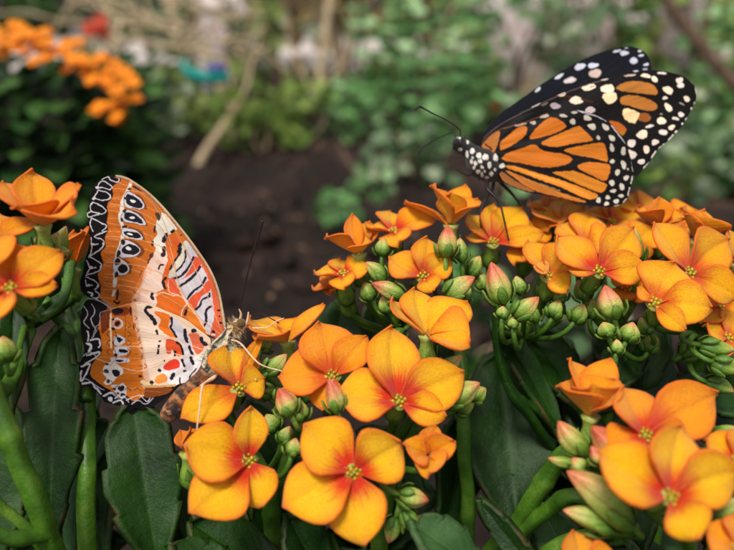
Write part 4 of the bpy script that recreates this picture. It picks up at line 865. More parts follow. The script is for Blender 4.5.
def wings_monarch():
    BB = (12, 8, 9); O1 = (208, 112, 28); WH = (214, 206, 194)
    T1, T2, T3, T4, T5, T6, T7, T8, T9 = (440, 120), (510, 40), (480, 95), (480, 150), (560, 100), (560, 155), (580, 45), (630, 65), (620, 110)
    ho = [(481, 146), (486, 137), (493, 131), (506, 122), (529, 113.5), (556, 109), (579, 110.5), (597, 116), (610, 124), (618, 133), (625.5, 144), (629.5, 155), (631.5, 164), (633.2, 175), (630.5, 188), (627.7, 197.6), (621, 204.3), (609, 207), (593, 205.6), (582, 203.4), (560, 198), (540, 194.5), (521.5, 190.5), (505, 183), (499, 174), (489, 164)]
    h = Paint(ho, BB)
    h.at(*T3).poly([(20, 455), (150, 338), (182, 350), (152, 480), (110, 535), (55, 505)], (190, 116, 50)).line([(52, 452), (85, 480), (112, 502)], 16, (90, 40, 14))
    h.poly([(190, 430), (250, 380), (330, 310), (400, 283), (432, 310), (412, 370), (330, 440), (200, 507), (183, 480)], (208, 114, 30))
    h.at(0, 0, 1)
    h.poly([(529.7, 139), (536.8, 127.7), (549.8, 117.8), (560, 120.2), (566, 126), (560, 131), (546, 136)], (210, 114, 28))
    h.poly([(541.5, 142.7), (560, 133.5), (577.5, 126.4), (581.5, 128), (592, 138.3), (589.5, 141.3), (571, 144), (560, 146.6), (550, 146.6)], (208, 118, 32))
    h.poly([(502, 158), (508, 153), (520, 149), (534, 144.6), (540.5, 149.4), (550, 152.3), (562, 153.8), (569.5, 156.5), (572, 160), (568, 163.8), (560, 166), (548, 167.6), (535, 166.2), (520, 163), (506, 161)], (210, 114, 28))
    h.poly([(564, 150.4), (575, 147), (600, 142.8), (605, 146), (607.3, 156), (607, 162), (600, 160), (590, 157.5), (580, 156), (572, 154)], (206, 118, 32))
    h.at(*T6).poly([(163, 100), (220, 73), (300, 68), (452, 95), (442, 200), (402, 238), (300, 192), (180, 132)], (204, 116, 34))
    h.poly([(-70, 160), (0, 152), (100, 148), (155, 155), (402, 258), (424, 290), (372, 345), (200, 282), (0, 192)], (222, 136, 40))
    h.poly([(-498, 100), (-420, 102), (-230, 160), (-50, 212), (0, 228), (200, 300), (345, 368), (290, 408), (180, 377), (0, 292), (-130, 248), (-330, 172), (-470, 125)], (222, 134, 36))
    h.poly([(-500, 142), (-380, 182), (-230, 250), (0, 342), (100, 375), (235, 425), (180, 432), (0, 388), (-170, 348), (-300, 292), (-430, 200)], (200, 116, 40))
    h.at(*T4).poly([(172, 240), (200, 202), (260, 238), (350, 300), (500, 382), (380, 364), (236, 298)], (158, 96, 46))
    # soften the lower cells with lighter streaks
    h.at(*T6).line([(-300, 165), (0, 258), (260, 372)], 9, (244, 180, 90), .5).line([(-330, 215), (0, 330)], 10, (226, 170, 110), .5)
    h.at(*T5)
    for x, y, a, b, g in [(30, 145, 40, 17, 12), (130, 115, 32, 12, 8), (115, 200, 33, 26, 0), (250, 165, 46, 25, 15), (292, 245, 44, 30, 35), (417, 250, 40, 28, 55), (350, 345, 20, 24, 0), (475, 350, 40, 26, 30), (475, 440, 22, 42, -5), (580, 470, 27, 40, -5), (482, 555, 18, 12, 0)]: h.dot(x, y, a*.88, b*.88, (196, 184, 172), g)
    h.at(*T6)
    for x, y, a, b, g in [(478, 60, 22, 23, 0), (582, 90, 28, 42, -10), (525, 160, 24, 34, 0), (606, 210, 30, 24, -20), (475, 255, 28, 29, 0), (566, 292, 25, 37, 0), (486, 330, 29, 21, -15), (438, 390, 26, 20, 0), (558, 375, 26, 18, 0), (352, 415, 22, 33, 12), (515, 425, 26, 23, 0), (427, 447, 27, 20, 0), (620, 130, 8, 14, 0)]: h.dot(x, y, a*.88, b*.88, (208, 198, 182), g)
    h.at(*T3)
    for x, y, a, b, g in [(486, 255, 26, 17, -10), (590, 195, 48, 14, -12), (370, 272, 55, 10, -12)]: h.dot(x, y, a, b, (196, 178, 164), g)
    h.at(*T4); h.dot(142, 70, 24, 34, WH); h.dot(202, 145, 26, 22, WH)
    h.at(*T5).line([(160, 96), (250, 125), (340, 152), (425, 195)], 9, (206, 196, 206)).line([(470, 235), (530, 310), (610, 408)], 9, (206, 196, 206))
    h.at(*T6).line([(655, 60), (668, 150)], 9, (200, 190, 186)).line([(662, 200), (650, 260)], 12, (214, 204, 196)).line([(636, 300), (622, 370)], 10, (214, 204, 196)).line([(610, 400), (580, 432)], 9, (214, 204, 196)).line([(540, 458), (500, 470)], 8, (200, 190, 186))
    h.at(*T3).line([(10, 440), (160, 330), (300, 285), (440, 240), (620, 170)], 8, (150, 90, 60), .6)
    # ---------------- near forewing
    fo = [(481, 146), (484, 137), (500, 124), (526, 110), (550, 98.5), (575, 88.3), (600, 80), (622, 74.6), (640, 71.5), (650, 70.3), (666, 71.8), (679, 75), (689, 80.5), (695, 87.5), (696.3, 97), (694, 104.5), (690.5, 111.5), (687, 118), (681, 127), (674.6, 134.5), (668, 141), (658, 149.5), (650, 161), (643, 169.5), (636.5, 176.5), (630, 172), (612, 166), (570, 160), (520, 155)]
    f = Paint(fo, (14, 8, 9))
    f.at(0, 0, 1)
    f.poly([(616, 87.7), (624, 82.8), (635, 81.3), (648, 83), (655, 87), (657.5, 92), (655, 95), (645, 94), (630, 92.3), (622, 91.2)], (190, 120, 50))
    f.poly([(620, 99.5), (626, 95.5), (640, 96.5), (654, 102), (657, 108), (650, 111), (638, 108.7), (630, 106), (622, 104.2)], (188, 116, 46))
    f.at(*T8).poly([(78, 455), (150, 440), (192, 490), (150, 523), (80, 505)], (150, 84, 30))
    f.at(*T5).poly([(450, 195), (540, 208), (605, 260), (590, 312), (560, 322), (500, 262)], (192, 98, 26)).dot(575, 305, 15, 14, (160, 130, 30)).poly([(575, 93), (620, 78), (717, 113), (723, 140), (682, 217), (588, 172)], (253, 216, 160), 2)
    f.line([(-850, 165), (-600, 60), (-300, -20), (0, -40), (300, 20)], 14, (96, 34, 16), .6)
    C1 = (250, 228, 200); C2 = (234, 220, 208)
    f.at(*T8)
    for x, y, a, b, g, c in [(145, 100, 46, 20, 5, C1), (225, 132, 34, 27, 30, C1), (290, 76, 42, 13, 5, C2), (452, 142, 33, 34, 0, C2), (464, 188, 40, 24, 0, C2), (347, 232, 60, 32, 35, C1), (320, 302, 27, 16, 0, C2), (520, 312, 34, 25, 30, C1), (475, 358, 32, 8, 25, (160, 150, 140)), (350, 390, 30, 48, -25, C1),
                            (467, 455, 30, 25, 0, C2), (415, 492, 33, 16, 15, C2), (290, 515, 40, 36, 0, C1), (286, 450, 16, 8, 0, (150, 140, 130)), (592, 360, 10, 20, 15, C2), (566, 405, 14, 16, 20, C2), (516, 500, 10, 16, 30, C2)]: f.dot(x, y, a*.92, b*.92, c, g)
    f.line([(565, 150), (597, 192), (610, 262)], 14, C2)
    f.at(*T9)
    for x, y, a, b, g, c in [(378, 100, 42, 36, 0, C1), (270, 150, 42, 15, -18, C2), (203, 225, 58, 40, 0, C1), (471, 160, 34, 24, -10, C1), (396, 205, 39, 30, 0, C2), (105, 305, 46, 35, 0, C2), (321, 296, 42, 24, -20, C2), (241, 361, 33, 37, 0, C1), (196, 474, 39, 24, -25, C2), (575, 130, 12, 15, 0, C2), (515, 201, 16, 13, 0, C2), (607, 85, 8, 16, 20, C2)]: f.dot(x, y, a*.92, b*.92, c, g)
    f.poly([(75, 363), (158, 405), (105, 452)], C2, 2)
    for z in [[(445, 277), (487, 230)], [(355, 357), (402, 318)], [(288, 438), (327, 380)], [(218, 533), (262, 488)]]: f.line(z, 15, C2)
    f.at(*T7).poly([(18, 388), (110, 353), (142, 390), (60, 422), (28, 408)], C1).line([(60, 400), (130, 376)], 6, (60, 30, 20)).poly([(188, 402), (200, 378), (290, 363), (307, 430), (210, 432)], C1).poly([(205, 470), (240, 440), (325, 440), (332, 500), (272, 542), (225, 512)], (252, 220, 176))
    for x, y, a, b, g, c in [(600, 282, 46, 18, 5, C1), (682, 315, 34, 24, 25, C1), (225, 318, 38, 8, -15, (214, 196, 186)), (455, 280, 66, 9, -5, (206, 180, 160))]: f.dot(x, y, a*.92, b*.92, c, g)
    f.at(*T2).dot(475, 500, 42, 15, C1, -25).dot(700, 440, 30, 10, C1, -15).dot(600, 540, 52, 20, C1, -12)
    f.at(*T3).dot(515, 92, 42, 13, C2, -25).dot(590, 85, 40, 9, (120, 112, 84), -25).dot(690, 102, 52, 26, (176, 156, 160), 0).dot(715, 180, 30, 18, C2)
    f.at(*T5).dot(145, 15, 56, 25, C1).dot(275, 95, 52, 28, (222, 200, 196))
    f.at(0, 0, 1).line([(484, 138), (500, 125), (526, 111), (550, 99.6), (575, 89.3), (600, 81)], .9, (110, 92, 92), .8)
    # ---------------- far forewing
    ro = [(480, 143), (486, 129), (500, 114), (520, 99.5), (540.6, 85), (553.6, 76.5), (564.6, 69.5), (580, 61), (596, 54), (612.7, 49.2), (629, 46.8), (641, 50), (647.7, 56), (650.8, 65), (650, 73), (640, 80), (600, 94), (540, 122), (492, 148)]
    r = Paint(ro, (12, 14, 26)); WL = (216, 216, 230)
    r.at(*T7)
    for x, y, a, b, g, c in [(118, 190, 44, 25, -12, WL), (138, 262, 52, 42, 0, (222, 196, 184)), (335, 58, 36, 12, -12, WL), (405, 76, 38, 23, -12, WL), (490, 146, 37, 28, 20, WL), (545, 58, 20, 9, -10, WL), (560, 98, 23, 12, 0, WL), (605, 181, 23, 11, -12, WL), (595, 223, 20, 8, -10, WL), (510, 242, 26, 6, 0, WL), (425, 30, 14, 4, 0, WL), (0, 197, 36, 26, 0, WL)]: r.dot(x, y, a, b, c, g)
    r.at(*T2)
    for x, y, a, b, g in [(640, 247, 46, 30, -15), (450, 335, 44, 16, -35), (255, 457, 32, 14, -35)]: r.dot(x, y, a, b, WL, g)
    r.dot(550, 370, 52, 28, (220, 206, 206), -12)
    return f, h, r
def butterfly_monarch():
    b = thing('butterfly', 'monarch butterfly with black veined orange wings and white spotted edges', 'butterfly', P(490, 185, 16.1))
    f, h, r = wings_monarch()
    rip = lambda x, y, k: .012*np.sin(np.arctan2(y-150, x-482)*k)*np.clip((x-482)/60, 0, 1)
    dh = lambda x, y: 16.02-.0006*(x-482)+.0008*(150-y)-.07*np.sin(np.clip((x-482)/150, 0, 1)*3.1)+rip(x, y, 22)
    df = lambda x, y: 16.12-.0002*(x-482)+.0010*(150-y)-.05*np.sin(np.clip((x-482)/215, 0, 1)*3.1)+rip(x, y, 20)
    dr = lambda x, y: 16.40+.0022*(x-482)+.0020*(150-y)+.06*np.sin(np.clip((x-482)/170, 0, 1)*3.1)
    obj('hindwing', h.mesh(dh, (482, 150)), M['wing_dark'], b, thick=.012)
    obj('forewing', f.mesh(df, (482, 150)), M['wing_dark'], b, thick=.012)
    obj('forewing', r.mesh(dr, (482, 148)), M['wing_dark'], b, thick=.012)
    obj('hindwing', h.mesh(lambda x, y: dh(x, y)+.42, (482, 150)), M['wing_dark'], b, thick=.012)
    sp = cr([(453.5, 140, 16.2), (458, 143, 16.2), (464, 147, 16.2), (470, 152, 16.2), (480, 161, 16.2), (490, 169, 16.22), (500, 174, 16.27), (515, 178, 16.3), (535, 181, 16.3), (556, 184, 16.3), (568, 186, 16.3)], 12)
    rr = cr([[2.5], [7.5], [7.6], [8.5], [15.5], [14], [8.5], [7.2], [7], [5.5], [1.5]], 12).ravel()
    tb = tube([P(*q) for q in sp], [px2cm(x, 16.2) for x in rr], 96); V = tb['v']; n = len(V)
    rel = V-CAM; dep = rel@FW; X = 367+(rel@RT)/dep/TX*367; Y = 275-(rel@UP)/dep/TY*275
    c = np.zeros((n, 3)); c[:] = lin((18, 14, 17))
    for x, y, a, bb in [(173, 160, 20, 20), (152, 220, 12, 32), (183, 270, 20, 16), (248, 158, 12, 12), (255, 200, 13, 22), (302, 168, 25, 24), (350, 208, 20, 16), (295, 283, 22, 26), (248, 315, 14, 34), (357, 325, 24, 26), (416, 340, 30, 28), (288, 380, 15, 24), (325, 398, 18, 24), (368, 378, 22, 18), (455, 415, 18, 30),
                        (385, 433, 16, 14), (350, 475, 22, 18), (470, 495, 18, 22), (505, 458, 12, 16), (430, 530, 18, 14), (385, 500, 12, 28), (512, 345, 26, 30), (565, 422, 22, 20), (310, 435, 12, 16), (300, 345, 9, 9), (410, 470, 10, 12)]:
        px_, py_ = 440+x/9.1625, 120+y/9.1625; a /= 9.1625; bb /= 9.1625
        m = ((X-px_)/a)**2+((Y-py_)/bb)**2 < 1; c[m] = lin((222, 216, 204))
    for k in range(16):
        xx = 508+k*4; yy = 176+k*.7+(2.5 if k % 2 else -2.5); m = ((X-xx)/1.2)**2+((Y-yy)/.9)**2 < 1; c[m] = lin((214, 206, 190))
    tb['c'] = c; obj('body', tb, M['body'], b)
    for dz in (-.17, .17):
        e = ball(P(456.5, 142.5, 16.2+dz), px2cm(4.4, 16.2), 14, 10); e['c'] = lin((14, 12, 14)); obj('eye', e, M['body'], b)
    rs = random.Random(4); hs = []
    for k in range(360):
        i = rs.randrange(int(n*.03), int(n*.55)); nrm = unit(V[i]-P(*sp[i//96])); d = unit(nrm+np.array([rs.uniform(-.6, .6) for _ in range(3)])); L = rs.uniform(.03, .09)
        q = tube([V[i]-nrm*.01, V[i]+d*L*.5, V[i]+d*L], [.004, .003, .001], 3, False); q['c'] = lin((40, 34, 36)); hs.append(q)
    obj('fur', join(hs), M['hair'], b)
    for name, pts, rd in [('antenna', [(460, 137, 16.1), (459.5, 129.3, 16.05), (445.5, 119.5, 15.95), (432, 113, 15.9), (421, 107, 15.85), (418, 107, 15.85), (414.5, 110, 15.85)], [.014, .012, .012, .018, .028, .02]),
                          ('antenna', [(456, 138, 16.35), (453, 133, 16.4), (442, 136.3, 16.5), (432, 141.4, 16.6), (422.5, 146.8, 16.6), (419, 153, 16.6)], [.017, .014, .014, .02, .026]),
                          ('leg', [(472, 172, 16.0), (469, 175, 15.95), (462, 172.5, 15.95), (455, 168.5, 15.95)], [.03, .028, .022, .015]),
                          ('leg', [(488, 178, 16.1), (487, 188, 15.9), (494, 196, 15.8), (500, 204, 15.75), (503, 215, 15.7), (506, 228, 15.7), (509, 241, 15.75)], [.045, .04, .032, .024, .02, .016]),
                          ('leg', [(494, 178, 16.25), (492, 190, 16.3), (484, 202, 16.3), (480, 216, 16.2), (481, 228, 16.1)], [.04, .034, .024, .018, .014]),
                          ('leg', [(498, 180, 16.3), (512, 194, 16.5), (520, 206, 16.5), (524, 222, 16.4)], [.04, .034, .024, .016]),
                          ('proboscis', [(454, 147, 16.15), (452, 152, 16.1), (456, 157, 16.05), (461, 156, 16.05), (461, 152, 16.05)], [.014, .012, .01])]:
        obj(name, tube(cr([P(*q) for q in pts], 8), rd, 8), M['leg_dark'], b)
butterfly_monarch()

# ------------------------------------------------------------------ ground
def ground():
    def axis(a, b, fine, lim):
        v = list(np.arange(a, b+.01, fine)); s = fine
        while v[-1] < lim: s *= 1.35; v.append(v[-1]+s)
        s = fine
        while v[0] > -lim: s *= 1.35; v.insert(0, v[0]-s)
        return np.array(v)
    xs = axis(-130, 130, 1.1, 9000); ys = axis(20, 230, 1.1, 9000)
    v = []
    for y in ys:
        for x in xs:
            z = 0
            if abs(x) < 260 and -100 < y < 420:
                z = 1.6*noise.noise(Vector((x/14, y/14, 0)))+1.1*noise.noise(Vector((x/4.5, y/4.5, 3)))+.5*noise.noise(Vector((x/1.8, y/1.8, 7)))
                z += 1.5*math.exp(-((y-92-.15*x)/9)**2)*(1+noise.noise(Vector((x/9, 1, 1)))) * (1 if x > -40 else .3)
            v.append((x, y, z))
    o = obj('soil_ground', {'v': v, 'f': gridfaces(len(ys), len(xs))}, M['soil']); o['kind'] = 'structure'
    # pale path behind the bed
    k = m_plain('pale_path_stone', (172, 158, 152), (232, 220, 216), 9, .8)
    v = []; nx = 60
    for j, (y0, zz) in enumerate(((232, 1.2), (236, 2.6), (250, 2.9), (300, 3.0), (380, 3.0), (420, 2.8), (424, .8))):
        for i in range(nx):
            x = -420+840*i/(nx-1); v.append((x, y0+10*math.sin(x/60)+5*noise.noise(Vector((x/20, j*.1, 0))), zz))
    o = obj('pale_path', {'v': v, 'f': gridfaces(7, nx)}, k); o['kind'] = 'structure'
    rs = random.Random(11); ps = []
    for i in range(900):                                                   # clods
        x = rs.uniform(-70, 90); y = rs.uniform(28, 150); r = rs.uniform(.3, 1.0)**2*1.3+.2
        q = ball((x, y, r*.2), r, 7, 5, (1, 1, .7)); q['v'] = q['v']+np.array([[rs.uniform(-.2, .2)*r for _ in range(3)] for _ in range(len(q['v']))]); ps.append(q)
    tag(obj('soil_clods', join(ps), M['soil']), 'small dark crumbs and clods of soil scattered over the bed', 'soil', kind='stuff')
    ps = []
    for i in range(520):                                                   # bark chips and dry bits
        x = rs.uniform(-60, 80); y = rs.uniform(30, 140); L = rs.uniform(.5, 1.5); a = rs.uniform(0, 3.14)
        d = np.array([math.cos(a), math.sin(a), rs.uniform(-.15, .15)]); c = np.array([x, y, .9])
        q = tube([c-d*L/2, c+np.array([0, 0, .15]), c+d*L/2], [.1, rs.uniform(.12, .3), .08], 5); ps.append(q)
    tag(obj('bark_chips', join(ps), m_plain('dry_bark', (74, 54, 43), (136, 108, 88), 120, .85)), 'dry brown bark chips lying loose on the dark soil', 'bark', kind='stuff')
ground()

# ------------------------------------------------------------------ background plants
M['mint'] = m_foliage('minty_foliage', (62, 110, 50), (128, 180, 108), (198, 232, 176), .35)
M['olive'] = m_foliage('olive_foliage', (50, 70, 26), (116, 140, 60), (196, 204, 130), .35)
M['dark'] = m_foliage('dark_foliage', (18, 42, 14), (44, 82, 28), (92, 134, 58), .3)
M['yellowgreen'] = m_foliage('yellow_green_foliage', (80, 112, 40), (142, 170, 78), (200, 214, 134), .35)
M['grey_green'] = m_foliage('grey_green_foliage', (52, 82, 48), (118, 148, 102), (204, 214, 184), .35)
M['tan'] = m_plain('tan_bark', (140, 118, 90), (208, 188, 154), 60, .8, .7)
M['brown'] = m_plain('brown_bark', (70, 54, 42), (116, 94, 76), 60, .85, .7)
M['softstem'] = m_plain('soft_stem', (92, 118, 62), (138, 150, 88), 60, .6)
M['rock'] = m_plain('pale_rock', (176, 154, 148), (246, 234, 232), 9, .85, .8, .01)
M['orangebloom'] = m_foliage('orange_bloom', (250, 118, 12), (254, 150, 18), (255, 188, 50), .25)
M['redbloom'] = m_foliage('red_bloom', (170, 36, 16), (196, 56, 26), (214, 84, 50), .25)
rb = random.Random(21)
def herb(name, label, cat, x, y, h, pairs, L, mat, group, lean=(0, 0), shoots=1, spread=3):
    t = thing(name, label, cat, (x, y, 0), group)
    for s_ in range(shoots):
        ox, oy = (0, 0) if shoots == 1 else (rb.uniform(-spread, spread), rb.uniform(-spread, spread))
        hh = h*rb.uniform(.75, 1.05) if s_ else h
        top = np.array([x+ox*1.3+lean[0]*hh, y+oy+lean[1]*hh, hh]); bot = np.array([x+ox*.3, y+oy*.3, -.5])
        ax = [bot+(top-bot)*t_+np.array([math.sin(t_*3+s_)*.04*hh, 0, 0]) for t_ in np.linspace(0, 1, 10)]
        obj('stem', tube(ax, [.22, .16, .1], 8), M['softstem'], t)
        ls = []
        for k in range(pairs):
            f = .12+.88*k/(pairs-1); p = np.array([np.interp(f, np.linspace(0, 1, 10), [q[i] for q in ax]) for i in range(3)])
            a0 = k*1.57+rb.uniform(-.5, .5); sz = L*(1-.45*f**3)*rb.uniform(.6, 1.25)
            for m in range(4 if k % 2 else 2):
                a = a0+math.pi*m/(2 if k % 2 else 1); d = np.array([math.cos(a), math.sin(a), rb.uniform(.0, .35)])
                ls.append(simple_leaf(p, d, unit([rb.uniform(-.9, .9), rb.uniform(-1.2, -.2), rb.uniform(.1, 1.1)]), sz, sz*rb.uniform(.45, .8)))
        obj('foliage', join(ls), M[mat], t, thick=.05)
    return t
def shrub(label, x, y, rx, ry, z0, z1, n, L, mat, cat='shrub', name='shrub', group=None, aspect=.5, stems=5):
    t = thing(name, label, cat, (x, y, 0), group)
    for i in range(stems):
        a = rb.uniform(0, 6.28); q = np.array([x+rx*.6*math.cos(a), y+ry*.6*math.sin(a), rb.uniform(.6, .95)*z1])
        pts = cr([(x+rb.uniform(-1, 1), y, -1), ((x*2+q[0])/3+rb.uniform(-3, 3), (y*2+q[1])/3, q[2]*.4), tuple(q)], 6)
        obj('branch', tube(pts, [min(.9, rx*.035), min(.6, rx*.025), min(.25, rx*.012)], 8), M['brown' if i % 2 else 'tan'], t)
    clumps = [(rb.uniform(-1, 1), rb.uniform(-1, 1), rb.uniform(0, 1), rb.uniform(.18, .42)) for _ in range(14)]
    ls = []
    for i in range(n):
        c = rb.choice(clumps); u = rb.gauss(0, 1)*c[3]*.5; v = rb.gauss(0, 1)*c[3]*.5; w = rb.gauss(0, 1)*c[3]*.5
        p = np.array([x+rx*(c[0]*.8+u), y+ry*(c[1]*.8+v), z0+(z1-z0)*min(1.1, max(0, c[2]+w))])
        d = np.array([rb.uniform(-1, 1), rb.uniform(-1, .6), rb.uniform(-.5, .7)]); s = L*rb.uniform(.6, 1.25)
        ls.append(simple_leaf(p, d, unit([rb.uniform(-1, 1), rb.uniform(-1.3, .3), rb.uniform(-.2, 1)]), s, s*aspect))
    obj('foliage', join(ls), M[mat], t)
    return t
def G(x, y, D):                    # a point on the soil under what is seen at x, y and D
    p = P(x, y, D); return p
SG = 'leafy shrubs growing behind the soil bed'
rows = [(-30, 150, 190, 34, 'dark', 420, 'dark green shrub behind the blurred orange flowers at the far left'), (110, 60, 185, 26, 'grey_green', 260, 'grey green shrub rising behind the tangle of tan twigs'),
        (185, 60, 215, 22, 'olive', 150, 'thin olive shrub beside the forked tan branch'), (275, 55, 215, 28, 'brownleaf', 280, 'brownish shrub around the pale upright trunk'),
        (345, 50, 205, 28, 'brownleaf', 240, 'brownish shrub between the upright trunk and the leafy shoots'), (440, 40, 200, 26, 'olive', 240, 'light olive shrub rising behind the leafy shoots'), (480, 20, 235, 22, 'dark', 260, 'dark green shrub behind the monarch antennae'),
        (560, 20, 250, 26, 'mint', 170, 'light green shrub showing above the pale rocks'), (640, 120, 200, 26, 'olive', 200, 'olive green shrub behind the wing tips of the monarch'), (725, 60, 185, 24, 'mint', 200, 'green shrub in the upper right corner behind the brown branch'), (775, 140, 160, 24, 'dark', 300, 'dark green shrub at the far right edge'),
        (300, 20, 330, 60, 'grey_green', 520, 'grey green thicket far behind the pale upright trunk'), (600, 20, 340, 70, 'yellowgreen', 520, 'yellow green thicket far behind the monarch'), (60, 20, 330, 60, 'dark', 480, 'dark green thicket far behind the blurred orange flowers'), (440, 10, 360, 50, 'yellowgreen', 300, 'yellow green thicket at the very back above the leafy shoots')]
M['brownleaf'] = m_foliage('brownish_foliage', (96, 74, 48), (146, 124, 82), (190, 176, 126), .3)
for i, (x, y, D, r, m, nn_, lab) in enumerate(rows):
    p = P(x, y, D); shrub(lab, p[0], p[1], r, 14 if D < 300 else 25, 3, (62 if m != 'mint' else 46) if D < 300 else 75, nn_, 5.6 if D < 300 else 9, m, group=SG, aspect=.6)
HG = 'leafy green shoots with paired leaves in the bed'
hb = [(420, 190, 112, 30, 11, 3.3, 'mint', 'tallest light green shoot with paired leaves left of the monarch head'), (392, 150, 124, 27, 10, 3.1, 'mint', 'pale green shoot just left of the tallest shoot'),
      (458, 150, 128, 30, 11, 3.3, 'mint', 'light green shoot behind the head of the monarch'), (490, 190, 140, 24, 10, 3.0, 'yellowgreen', 'yellowish shoot behind the folded wings of the monarch'), (560, 200, 150, 25, 9, 3.4, 'grey_green', 'greyish green shoot behind the hind wing of the monarch'), (702, 190, 118, 26, 10, 3.4, 'mint', 'green shoot right of the monarch wing tips'),
      (655, 215, 104, 13, 7, 3.0, 'grey_green', 'low green shoot under the wing tips of the monarch'), (728, 110, 130, 30, 11, 3.4, 'yellowgreen', 'tall yellowish shoot near the right edge of the picture'), (610, 60, 150, 36, 11, 3.7, 'mint', 'tall green shoot behind the forewings of the monarch'), (250, 60, 160, 34, 10, 3.4, 'yellowgreen', 'tall yellow green shoot behind the forked branch')]
for i, (x, y, D, h, n, L, m, lab) in enumerate(hb):
    p = P(x, y, D); herb('leafy_shoot', lab, 'plant', p[0], p[1], h, n, L, m, HG, (rb.uniform(-.1, .1), .02), shoots=2 if i in (0, 3, 4, 6) else 3, spread=5)
LG = 'low plants growing at the edge of the soil'
low = [(262, 150, 112, 8, 'yellowgreen', 'low yellow green plant at the foot of the forked branch'), (300, 140, 118, 8, 'yellowgreen', 'low yellowish plant beneath the pale upright trunk'), (340, 222, 76, 3.2, 'mint', 'small green seedling in the soil beside the flower heads'),
       (232, 150, 116, 6, 'olive', 'small olive plant left of the yellow green ones'), (372, 200, 84, 4, 'mint', 'small green seedling behind the rear flower heads'), (590, 300, 57, 3.4, 'mint', 'small light green plant showing beneath the monarch flowers'),
       (560, 345, 50, 3.4, 'grey_green', 'small greyish plant low behind the right stems'), (640, 190, 90, 6, 'grey_green', 'low grey green plant behind the highest right flowers'), (180, 130, 130, 8, 'olive', 'olive plant on the soil left of the forked branch'), (160, 120, 120, 8, 'grey_green', 'grey green plant beside the blurred orange flowers'), (500, 360, 48, 3.4, 'dark', 'small dark plant low behind the central stems'),
       (505, 215, 84, 5.5, 'mint', 'low leafy plant right beneath the body of the monarch'), (545, 190, 100, 8, 'grey_green', 'low grey green plant behind the hind wing edge of the monarch'), (600, 200, 92, 7, 'mint', 'low minty plant just above the highest middle flowers'),
       (668, 205, 84, 5.5, 'yellowgreen', 'low yellowish plant behind the rear right flowers'), (720, 200, 88, 7, 'grey_green', 'low grey green plant at the right edge above the flowers'), (740, 150, 108, 9, 'mint', 'leafy low plant at the right edge beneath the brown branch'), (640, 150, 112, 9, 'olive', 'olive low plant just beyond the monarch wing tips'),
       (470, 330, 58, 3.4, 'mint', 'small leafy plant showing between the central and right flower stems'), (440, 160, 112, 8, 'mint', 'leafy low plant under the antennae of the monarch'), (410, 190, 96, 5.5, 'grey_green', 'low grey green plant above the rear central flowers'),
       (345, 130, 122, 8, 'mint', 'low light green plant right of the pale upright trunk'), (690, 180, 92, 7, 'mint', 'low bright green plant right of the monarch wing tips')]
for x, y, D, h, m, lab in low:
    p = P(x, y, D); shrub(lab, p[0], p[1], 6.5 if D > 86 else 2.6, 4 if D > 86 else 2, .5, h*1.2, 90 if D > 86 else 30, 2.5 if D > 86 else 1.7, m, 'plant', 'low_plant', LG, .75, 3)
